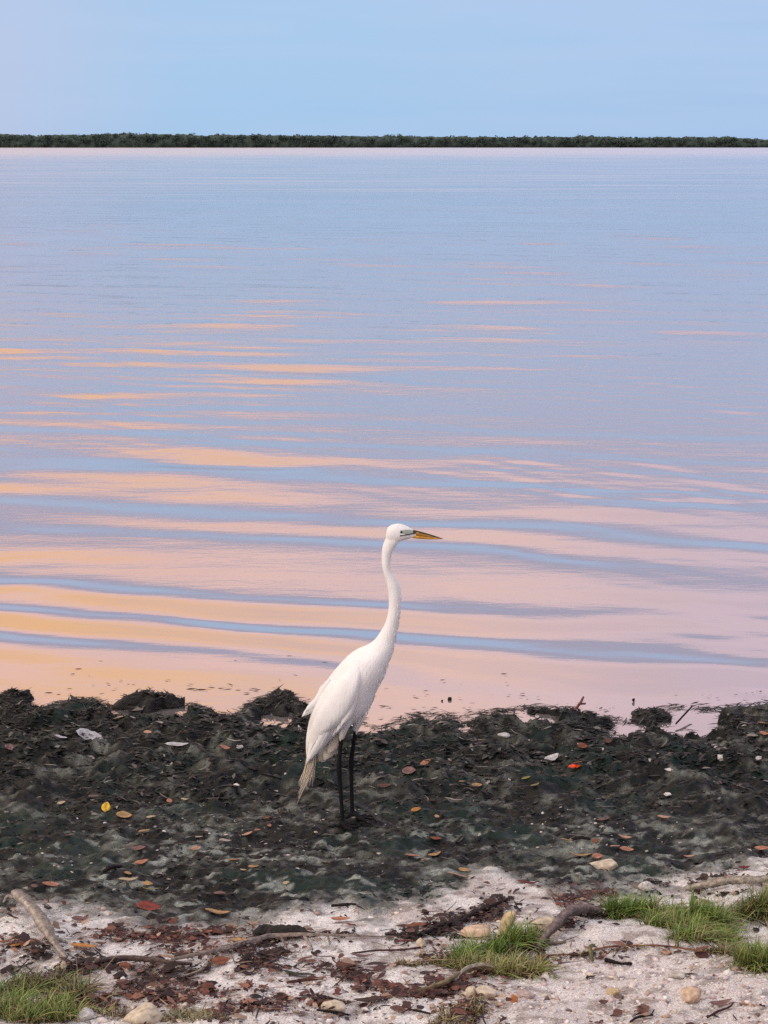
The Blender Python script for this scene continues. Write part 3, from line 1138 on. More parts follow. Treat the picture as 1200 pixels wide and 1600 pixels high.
for v_, f4, f3 in pieces:
    V.append(v_)
    F += [tuple(int(i) + o for i in f) for f in f4] + [tuple(int(i) + o for i in f) for f in f3]
    o += len(v_)
me = bpy.data.meshes.new('body_raw')
me.from_pydata([tuple(p) for p in np.concatenate(V)], [], F)
bm = bmesh.new()
bm.from_mesh(me)
bmesh.ops.recalc_face_normals(bm, faces=bm.faces)
bm.to_mesh(me)
bm.free()
tmp = bpy.data.objects.new('tmp', me)
COL.objects.link(tmp)
md = tmp.modifiers.new('r', 'REMESH')
md.mode = 'VOXEL'
md.voxel_size = 0.0021
sm = tmp.modifiers.new('s', 'SMOOTH')
sm.factor = 0.5
sm.iterations = 5
dg = bpy.context.evaluated_depsgraph_get()
body_me = bpy.data.meshes.new_from_object(tmp.evaluated_get(dg))
bpy.data.objects.remove(tmp)
body_me.name = 'body'
n = len(body_me.vertices)
co = np.zeros(n * 3, np.float32)
body_me.vertices.foreach_get('co', co)
co = co.reshape(-1, 3)
leg_top = bp_(545, 1150)[1]
jag = (vnoise(co[:, 0] * 260, co[:, 1] * 260 + co[:, 2] * 60, 5) - 0.5) * 0.012
black = sstep(0.003, -0.003, co[:, 2] - leg_top + jag)
cc = np.repeat(C(0.86, 0.855, 0.83)[None], n, 0)
bcx, bcz = bp_(545, 1130)
cream = sstep(0.16, 0.0, np.hypot(co[:, 0] - bp_(510, 1165)[0], co[:, 2] - bp_(510, 1165)[1]))
cc = cc * (1 - cream[:, None]) + C(0.70, 0.665, 0.58) * cream[:, None]
# pale green bare skin in front of the eye and the dark gape line
ex_, ez_ = bp_(627, 829.5)
lx0, lz0 = bp_(637, 830.0)
lore = sstep(1.25, 0.85, np.hypot((co[:, 0] - lx0) / 0.0215, (co[:, 2] - lz0 + 0.10 * (co[:, 0] - lx0)) / 0.0068))
cc = cc * (1 - lore[:, None]) + C(0.36, 0.42, 0.37) * lore[:, None]
gx0, gz0 = bp_(625, 835.4)
gx1, gz1 = bp_(649, 832.4)
tt = np.clip((co[:, 0] - gx0) / (gx1 - gx0), 0, 1)
gape = sstep(0.0026, 0.0012, np.abs(co[:, 2] - (gz0 + (gz1 - gz0) * tt))) * (co[:, 0] > gx0) * (co[:, 2] > leg_top + 0.3)
cc = cc * (1 - gape[:, None]) + C(0.03, 0.03, 0.028) * gape[:, None]
cc = cc * (1 - black[:, None]) + C(0.010, 0.010, 0.012) * black[:, None]
at = body_me.color_attributes.new('col', 'FLOAT_COLOR', 'POINT')
c4 = np.ones((n, 4), np.float32)
c4[:, :3] = cc
at.data.foreach_set('color', c4.ravel())
body_me.polygons.foreach_set('use_smooth', np.ones(len(body_me.polygons), bool))
M_plume = attr_mat('white_plumage', 0.75, 0.15, 0.04, 30.0, 0.16, 120.0)
bs = M_plume.node_tree.nodes['Principled BSDF']
bs.inputs['Subsurface Weight'].default_value = 0.0
bs.inputs['Subsurface Radius'].default_value = (0.01, 0.009, 0.008)
tp = M_plume.node_tree
for n_ in list(tp.nodes):
    if n_.type == 'BUMP':
        tp.nodes.remove(n_)
tcp = tp.nodes.new('ShaderNodeTexCoord')
mpp = tp.nodes.new('ShaderNodeMapping')
mpp.inputs['Rotation'].default_value = (0, math.radians(-33), 0)
mpp.inputs['Scale'].default_value = (150, 110, 20)
tp.links.new(tcp.outputs['Object'], mpp.inputs[0])
npp = tp.nodes.new('ShaderNodeTexNoise')
npp.inputs['Scale'].default_value = 1.0
npp.inputs['Detail'].default_value = 4
tp.links.new(mpp.outputs[0], npp.inputs['Vector'])
bpp = tp.nodes.new('ShaderNodeBump')
bpp.inputs['Strength'].default_value = 0.45
bpp.inputs['Distance'].default_value = 0.005
tp.links.new(npp.outputs[0], bpp.inputs['Height'])
tp.links.new(bpp.outputs[0], bs.inputs['Normal'])
body_me.materials.clear()
body = link('body', body_me, M_plume, egret)

# bill: dark upper edge, yellow below, tapering to a point
UP_C, LO_C = C(0.55, 0.28, 0.03), C(0.62, 0.32, 0.035)


def bill_part(name, tops, bots, wid, cf):
    S_ = []
    for a, b_, w in zip(tops, bots, wid):
        ax, az = bp_(*a)
        bx_, bz = bp_(*b_)
        h = math.hypot(ax - bx_, az - bz) / 2
        S_.append(((ax + bx_) / 2, (az + bz) / 2, (ax - bx_) / (2 * h), (az - bz) / (2 * h), h, w))
    v_, f4, f3 = ring_loft(S_, 16)
    cc_ = np.array([cf(p) for p in v_])
    return link(name, mesh_arrays(name, v_, [(4, f4), (3, f3)], True, cc_), M_bill, egret)


M_bill = attr_mat('horn_bill', 0.42, 0.4, 0.25, 90.0)
bx0, bz0 = bp_(646, 828.2)
bx1, bz1 = bp_(692, 841.2)


def upper_col(p):
    top = bz0 + (bz1 - bz0) * (p[0] - bx0) / (bx1 - bx0)
    dark = top - p[2] < (0.0064 if p[0] < bp_(652, 830)[0] else 0.0022) or p[0] > bp_(686, 840)[0]
    return C(0.018, 0.015, 0.012) if dark else UP_C


n_ = 14
ts = np.linspace(0, 1, n_)
tops = [(645 + 47 * t_, 827.6 + 13.8 * t_ - 0.8 * math.sin(t_ * 3.14)) for t_ in ts]
mids = [(645 + 46.5 * t_, 834.6 + 7.4 * t_) for t_ in ts]
bots = [(645 + 45.5 * t_, 840.8 + 2.0 * t_ - 0.3 * t_ * t_ + 0.8 * math.sin(t_ * 3.14)) for t_ in ts]
wid = [0.0085 * (1 - t_) ** 0.8 + 0.0008 for t_ in ts]
bill_part('upper_bill', tops, mids, wid, upper_col)
bill_part('lower_bill', [(a, b_ + 0.25) for a, b_ in mids], bots, [w * 0.92 for w in wid], lambda p: C(0.02, 0.017, 0.013) if p[0] < bp_(648, 830)[0] and p[2] > bp_(648, 836)[1] else LO_C)
# eyes: pale iris with a black pupil
M_iris = plain_mat('pale_iris', (0.30, 0.33, 0.22), (0.38, 0.38, 0.25), 0.15, 0.5)
M_pupil = plain_mat('black_pupil', (0.004, 0.004, 0.004), (0.008, 0.008, 0.008), 0.08, 0.5)
for sgn in (-1, 1):
    for nm, rad, off, mat_ in (('eye', 0.0056, 0.0140, M_iris), ('pupil', 0.0038, 0.0170, M_pupil)):
        bm = bmesh.new()
        bmesh.ops.create_uvsphere(bm, u_segments=16, v_segments=10, radius=rad)
        for v in bm.verts:
            v.co.y *= 0.75
            v.co += Vector((ex_, sgn * off, ez_))
        me = bpy.data.meshes.new(nm)
        bm.to_mesh(me)
        bm.free()
        me.polygons.foreach_set('use_smooth', np.ones(len(me.polygons), bool))
        if nm == 'eye':
            eye_o = link('eye', me, mat_, egret)
        else:
            link('pupil', me, mat_, eye_o)

# folded wings: bulged shells over the flanks, then flight feathers
UPPER = [(572, 1026), (560, 1020), (544, 1029), (528, 1045), (514, 1062), (502, 1081), (492, 1101), (484, 1123), (479, 1148), (478, 1168), (479, 1186)]
LOWER = [(574, 1030), (566, 1042), (563, 1060), (559, 1078), (552, 1095), (543, 1109), (528, 1124), (513, 1138), (499, 1153), (488, 1168), (480.5, 1187)]
up_ = catmull([bp_(*p) for p in UPPER], 4)
lo_ = catmull([bp_(*p) for p in LOWER], 4)
sec_arr = np.array(secs)


def flank(x, z):
    """half width of the torso at a point of the side plane"""
    d2 = (sec_arr[40:, 0] - x) ** 2 + (sec_arr[40:, 1] - z) ** 2
    s_ = sec_arr[40 + int(np.argmin(d2))]
    q = ((x - s_[0]) * s_[2] + (z - s_[1]) * s_[3]) / s_[4]
    return s_[5] * math.sqrt(max(0.0, 1 - min(q * q, 1)))


nv_ = 15
for sgn in (-1, 1):
    V, cc_ = [], []
    nu = len(up_)
    for i in range(nu):
        u = i / (nu - 1)
        for j in range(nv_):
            v = j / (nv_ - 1)
            x = up_[i][0] * (1 - v) + lo_[i][0] * v
            z = up_[i][1] * (1 - v) + lo_[i][1] * v
            rim = (1 - abs(2 * v - 1) ** 5) * min(1, u * 3.2) ** 0.8 * (1 - 0.55 * u) - 0.9 * (1 - min(1, u * 5))
            y = (max(flank(x, z), 0.026 * (1 - u) + 0.008) + 0.0200 * rim - 0.006 + 0.006 * v) * min(1.0, (v / 0.22) ** 0.6) + 0.001
            V.append((x, sgn * y, z))
            w = C(0.87, 0.868, 0.85) * (1 - 0.0 * u) + (C(0.80, 0.775, 0.71) - C(0.87, 0.868, 0.85)) * max(0, u - 0.6) * 1.5
            cc_.append(w)
    # inner skin closes the shell
    base_n = len(V)
    for k_ in range(base_n):
        x, y, z = V[k_]
        V.append((x, y - sgn * min(0.010, abs(y) * 0.6), z))
        cc_.append(cc_[k_])
    Q = []
    for i in range(nu - 1):
        for j in range(nv_ - 1):
            a = i * nv_ + j
            Q.append((a, a + 1, a + nv_ + 1, a + nv_))
            Q.append((base_n + a, base_n + a + nv_, base_n + a + nv_ + 1, base_n + a + 1))
    for i in range(nu - 1):
        for j in (0, nv_ - 1):
            a = i * nv_ + j
            Q.append((a, a + nv_, base_n + a + nv_, base_n + a))
    wing = link('wing', mesh_arrays('wing', np.array(V), [(4, np.array(Q))], True, np.array(cc_)), M_plume, egret)

    # flight feathers: narrow vanes lying along the lower rear of the wing
    def feather(p0, p1, wd, y0, y1, col, bow=0.004, lenN=9):
        p0 = np.array(p0)
        p1 = np.array(p1)
        dvec = p1 - p0
        Ld = np.linalg.norm(dvec)
        dvec /= Ld
        pv = np.array([-dvec[1], dvec[0]])
        V_, c_ = [], []
        for s_ in np.linspace(0, 1, lenN):
            ww = wd * (min(1, s_ * 6 + 0.35)) * (1 - max(0, s_ - 0.72) ** 2 * 11.5)
            c0 = p0 + dvec * Ld * s_ + pv * 0.010 * math.sin(s_ * 3.14)
            for e_ in (-1, 0, 1):
                q = c0 + pv * ww * e_
                yy = y0 + (y1 - y0) * s_ + (bow if e_ == 0 else 0)
                V_.append((q[0], sgn * yy, q[1]))
                c_.append(col)
        nV = len(V_)
        V_ += [(a, b_ - sgn * 0.0012, c) for a, b_, c in V_]
        c_ += c_
        Q_ = []
        for i in range(lenN - 1):
            for e_ in (0, 1):
                a = i * 3 + e_
                Q_.append((a, a + 1, a + 4, a + 3))
                Q_.append((nV + a, nV + a + 3, nV + a + 4, nV + a + 1))
            Q_.append((i * 3, i * 3 + 3, nV + i * 3 + 3, nV + i * 3))
            Q_.append((i * 3 + 2, nV + i * 3 + 2, nV + i * 3 + 5, i * 3 + 5))
        return mesh_arrays('feather', np.array(V_), [(4, np.array(Q_))], True, np.array(c_))

    for k_ in range(9):
        f_ = k_ / 8
        st = bp_(555 - 34 * f_, 1062 + 32 * f_)
        en = bp_(534 - 54 * f_, 1122 + 66 * f_ ** 0.85)
        x_, z_ = st
        y0 = flank(*st) + 0.010
        y1 = max(flank(*en), 0.014 * (1 - f_) + 0.010) + 0.006 + 0.0016 * (8 - k_) * 0.5
        link('flight_feather', feather(st, en, 0.0115, y0 - 0.004, y1, C(0.85, 0.845, 0.82) * (1 - 0.05 * f_)), M_plume, wing)
    if sgn < 0:
        # scapular tuft that lifts off the back
        link('scapular_feather', feather(bp_(508, 1066), bp_(472.5, 1117.5), 0.011, 0.020, 0.012, C(0.87, 0.868, 0.85)), M_plume, wing)
        link('scapular_feather', feather(bp_(516, 1058), bp_(477, 1110), 0.012, 0.026, 0.014, C(0.87, 0.868, 0.85)), M_plume, wing)

# tail: broad creamy vanes under the wing tips
for k_, (a, b_, w_, y_) in enumerate([((524, 1130), (507, 1184), 0.018, -0.020), ((518, 1130), (499, 1188), 0.018, -0.010), ((511, 1128), (492, 1190), 0.017, 0.0),
                                      ((528, 1128), (513, 1172), 0.016, -0.026), ((521, 1132), (504, 1180), 0.017, 0.012), ((526, 1130), (510, 1174), 0.016, 0.022),
                                      ((503, 1130), (485, 1186), 0.016, 0.004)]):
    sgn = 1
    link('tail_feather', feather(bp_(*a), bp_(*b_), w_, y_ * 0.8, y_, C(0.66, 0.625, 0.53) * random.uniform(0.95, 1.03), 0.003), M_plume, egret)
# long filmy plumes hanging past the tail
M_aig = plain_mat('straw_plume', (0.60, 0.52, 0.39), (0.76, 0.70, 0.58), 0.8, 0.1, (200, 200, 20))
parts_pl = []
for k_ in range(95):
    s_ = random.uniform(0, 1)
    a = (484 + 12 * s_ + random.uniform(-2, 2), 1158 + random.uniform(-26, 10))
    mid = (478.5 + 14 * s_ + random.uniform(-1.5, 1.5), 1194 + random.uniform(-4, 4))
    end = (467 + 24 * s_ + random.gauss(0, 1.4), 1225 + random.uniform(-8, 4) - 3 * s_)
    if k_ % 14 == 0:
        end = (461 + random.uniform(0, 8), 1245 + random.uniform(-8, 9))
    pts = [bp_(*a), bp_(*mid), bp_(*end)]
    yy = random.uniform(-0.016, 0.014)
    cm = catmull([(p[0], yy * (1 + 0.5 * i), p[1]) for i, p in enumerate(pts)], 5)
    v_, f4, f3 = tube(cm, np.linspace(0.0017, 0.0004, len(cm)), 4)
    parts_pl.append((v_, f4, f3, np.ones((len(v_), 3))))
V, g, cc = merge(parts_pl)
# loose filaments along breast, belly and thighs
fr_parts = []
for k_ in range(170):
    i_ = random.randrange(40, 100)
    s_ = secs[min(i_, len(secs) - 1)]
    a_ = math.pi + random.gauss(0, 0.55)
    x_, y_, z_ = s_[0] + s_[2] * s_[4] * math.cos(a_) * 0.99, s_[5] * math.sin(a_) * 0.99, s_[1] + s_[3] * s_[4] * math.cos(a_) * 0.99
    L_ = random.uniform(0.012, 0.034)
    dx_, dz_ = -0.35 + random.gauss(0, 0.12), -1.0
    cm = np.array([(x_ + dx_ * L_ * t_ - s_[2] * 0.003 * math.sin(t_ * 3.1), y_ * (1 + 0.05 * t_), z_ + dz_ * L_ * t_) for t_ in np.linspace(0, 1, 5)])
    v_, f4, f3 = tube(cm, np.linspace(0.0014, 0.0003, 5), 4)
    fr_parts.append((v_, f4, f3, np.repeat(C(0.84, 0.83, 0.80)[None], len(v_), 0)))
Vf, gf, cf_ = merge(fr_parts)
link('breast_plume', mesh_arrays('breast_plume', Vf, gf, True, cf_), M_plume, egret)['kind'] = 'stuff'
link('plume', mesh_arrays('plume', V, g, True), M_aig, egret)['kind'] = 'stuff'

# ------------------------------------------------------------------ seaweed mounds at the water's edge
def mound(px, row, wpx, hpx, label, lean=0.0, seed=1, col=(0.018, 0.018, 0.017), dp=0.8, z0=None, nstr=320):
    x, y, z, ppm = hit(px, row)
    z = WATER - 0.004 if z0 is None else z0
    a, h = wpx / ppm / 2, hpx / ppm * 0.60
    root = empty('seaweed_mound', (x, y, z))
    tag(root, label, 'seaweed', 'seaweed mounds along the water edge')
    nu, nr = 44, 16
    V, cc_ = [], []
    r_ = np.random.default_rng(seed)
    for i in range(nr + 1):
        q = i / nr
        for k_ in range(nu):
            th = 2 * math.pi * k_ / nu
            rr = 1 + 0.75 * (mnoise.noise(Vector((math.cos(th) * 1.4, math.sin(th) * 1.4, seed * 3.1))))
            X_ = a * q * rr * math.cos(th)
            Y_ = a * dp * q * rr * math.sin(th)
            Z_ = h * (1 - q ** 2.3) ** 0.9 if q < 1 else 0
            nz = mnoise.fractal(Vector((X_ * 26, Y_ * 26, Z_ * 26 + seed)), 0.8, 2.1, 4)
            X_ += nz * 0.016 + lean * Z_
            Y_ += nz * 0.006
            Z_ += nz * 0.018 * (1 if q < 0.95 else 0) - (0.02 if i == nr else 0)
            V.append((X_, Y_, Z_))
            cc_.append(np.array(col) * (0.6 + 1.3 * r_.uniform() ** 2))
    Q = np.array([(i * nu + k_, i * nu + (k_ + 1) % nu, (i + 1) * nu + (k_ + 1) % nu, (i + 1) * nu + k_) for i in range(nr) for k_ in range(nu)])
    link('heap', mesh_arrays('heap', np.array(V), [(4, Q)], True, np.array(cc_)), M_clump, root)
    # ragged strands lying over the heap
    Vn = np.array(V)
    pick = r_.integers(nu, len(Vn), nstr)
    P = Vn[pick]
    L = r_.uniform(0.012, 0.045, nstr)
    sc = PALM[r_.choice(8, nstr, p=PALM_P / PALM_P.sum())] * 0.8
    v_, q_, c_ = strips(P[:, 0], P[:, 1], P[:, 2] + 0.003, r_.normal(0, 0.8, nstr), L, r_.uniform(0.003, 0.008, nstr), r_.uniform(-0.3, 0.2, nstr),
                        r_.normal(0, 0.4, nstr), r_.normal(0, 0.3, nstr), sc, 3)
    st = link('strands', mesh_arrays('strands', v_, [(4, q_)], False, c_), M_litter, root)
    st['kind'] = 'stuff'
    return root


mound(18, 1098, 74, 32, 'rounded dark seaweed mound in the water at the left edge', 0.2, 1)
mound(30, 1116, 90, 20, 'low flat seaweed mound just below the leftmost rounded one', 0, 2)
mound(140, 1118, 78, 36, 'bushy dark seaweed mound between the two pale inlets on the left', 0, 3, dp=1.2)
mound(236, 1104, 96, 40, 'tallest peaked black seaweed mound above the tiny pool', 0.1, 4, nstr=220)
mound(325, 1114, 70, 18, 'low seaweed mound sloping right from the tall peaked one', 0, 5)
mound(432, 1104, 78, 26, 'dark seaweed mound jutting into the water left of the bird', 0.2, 6, dp=1.3)
mound(835, 1112, 36, 9, 'small smooth black lump at the water edge above the right pool', 0, 7, (0.008, 0.008, 0.009), nstr=20)
mound(905, 1128, 70, 20, 'dark humped seaweed mound with a reddish twig on top', 0, 8)
mound(1018, 1122, 62, 15, 'ragged seaweed fringe left of the straight edged pool', 0.4, 9, (0.026, 0.025, 0.025), dp=1.5, nstr=260)
mound(1152, 1130, 52, 30, 'round brown seaweed block with a pale rim near the right edge', 0, 10, (0.024, 0.021, 0.018))
mound(1188, 1112, 56, 15, 'flat mottled seaweed mound in the water at the right edge', 0, 11)

# ------------------------------------------------------------------ weed flecks floating inshore
k = 260
X = rng.uniform(-1.7, 1.7, k)
Y = shore_y(X) + rng.exponential(0.14, k) + 0.01
kp = fbm(X * 5, Y * 6, 2, 401) > 0.46
X, Y = X[kp], Y[kp]
extra = [(300, 1078), (315, 1079), (330, 1076), (345, 1077), (355, 1076), (372, 1080), (385, 1084), (402, 1079), (596, 1104), (600, 1105), (607, 1105),
         (1085, 1100), (1095, 1102), (1105, 1101), (1100, 1107), (1110, 1106), (76, 1084), (95, 1096), (100, 1097), (430, 1076), (360, 1071)]
X = np.concatenate([X, [on_plane(a, b_, WATER)[0] for a, b_ in extra]])
Y = np.concatenate([Y, [on_plane(a, b_, WATER)[1] for a, b_ in extra]])
k = len(X)
L = rng.uniform(0.006, 0.030, k)
L[-len(extra):] = rng.uniform(0.02, 0.05, len(extra))
v_, q_, c_ = strips(X, Y, np.full(k, WATER + 0.004), rng.normal(0, 0.35, k), L, L * rng.uniform(0.12, 0.3, k), rng.uniform(0, 0.06, k), rng.normal(0, 0.3, k),
                    np.zeros(k), np.repeat(C(0.05, 0.035, 0.035)[None], k, 0) * rng.uniform(0.4, 1.2, k)[:, None], 3)
fw = link('floating_weed', mesh_arrays('floating_weed', v_, [(4, q_)], False, c_), M_litter)
tag(fw, 'tiny dark weed flecks floating in the shallow water', 'seaweed', None, 'stuff')

# ------------------------------------------------------------------ leaves, one by one
LC = {'yellow': (0.62, 0.40, 0.035), 'tan': (0.52, 0.33, 0.15), 'cream': (0.60, 0.50, 0.33), 'salmon': (0.52, 0.24, 0.15), 'rust': (0.26, 0.09, 0.045),
      'orange': (0.58, 0.27, 0.07), 'mauve': (0.24, 0.14, 0.13), 'brown': (0.11, 0.055, 0.045), 'dark': (0.045, 0.024, 0.024), 'red': (0.28, 0.055, 0.04),
      'darkred': (0.15, 0.025, 0.03), 'peach': (0.60, 0.36, 0.24), 'olive': (0.34, 0.32, 0.12), 'green': (0.035, 0.055, 0.03), 'flame': (0.75, 0.085, 0.02),
      'black': (0.015, 0.012, 0.013), 'pale': (0.52, 0.46, 0.40), 'white': (0.66, 0.66, 0.67)}


def leaf(px, row, lpx, asp, col, label, ang=0.0, curl=None, lift=0.006, name='leaf', cat='leaf', group=None, torn=0.0, roll=None, pitch=0.0):
    x, y, z, ppm = hit(px, row)
    Lm = lpx / ppm * (0.92 if row > 1400 else 0.85)
    Wm = Lm * asp
    r_ = random.Random(int(px * 31 + row * 17))
    curl = r_.uniform(0.05, 0.30) if curl is None else curl
    nL, nW = 9, 5
    top = []
    for i in range(nL):
        t_ = i / (nL - 1)
        prof = (math.sin(math.pi * t_ ** 0.85) ** 0.75) if 0 < t_ < 1 else 0.0
        prof = max(prof, 0.04)
        for j in range(nW):
            s_ = j / (nW - 1) * 2 - 1
            wv = 1 + (torn * r_.uniform(-0.5, 0.4) + 0.06 * r_.uniform(-1, 1)) * abs(s_)
            X_ = (t_ - 0.5) * Lm + torn * Lm * 0.06 * r_.uniform(-1, 1)
            Y_ = s_ * prof * Wm / 2 * wv
            Z_ = curl * Lm * (2 * t_ - 1) ** 2 * 0.5 + 0.22 * abs(s_) ** 1.4 * prof * Wm * (0.4 + curl) + 0.02 * Lm * math.sin(7 * t_ + px)
            top.append((X_, Y_, Z_))
    n0 = len(top)
    V_ = top + [(a, b_, c - 0.0009) for a, b_, c in top]
    Q_ = []
    for i in range(nL - 1):
        for j in range(nW - 1):
            a = i * nW + j
            Q_.append((a, a + nW, a + nW + 1, a + 1)[::-1])
            Q_.append((n0 + a, n0 + a + 1, n0 + a + nW + 1, n0 + a + nW)[::-1])
    ringi = [j for j in range(nW)] + [i * nW + nW - 1 for i in range(1, nL)] + [(nL - 1) * nW + j for j in range(nW - 2, -1, -1)] + [i * nW for i in range(nL - 2, 0, -1)]
    for a, b_ in zip(ringi, ringi[1:] + ringi[:1]):
        Q_.append((a, b_, n0 + b_, n0 + a)[::-1])
    base = np.array(LC[col]) * (1.0 if col in ('yellow', 'flame', 'dark', 'black', 'brown') else 0.72)
    cc_ = np.array([base * (0.75 if abs(i % nW - 2) == 0 else 1.0) * r_.uniform(0.82, 1.15) * (1 - 0.25 * (r_.random() < 0.08)) for i in range(n0)])
    cc_ = np.vstack([cc_, cc_ * 0.85])
    o = link(name, mesh_arrays(name, np.array(V_), [(4, np.array(Q_))], True, cc_), M_leaf)
    _, nv = lay(x, y)
    rot = Vector((0, 0, 1)).rotation_difference(nv).to_matrix().to_4x4()
    o.matrix_world = Matrix.Translation((x, y, z + lift)) @ rot @ Matrix.Rotation(math.radians(ang), 4, 'Z') @ \
        Matrix.Rotation(math.radians(pitch), 4, 'Y') @ Matrix.Rotation(math.radians(r_.uniform(-16, 16) if roll is None else roll), 4, 'X')
    tag(o, label, cat, group)
    return o


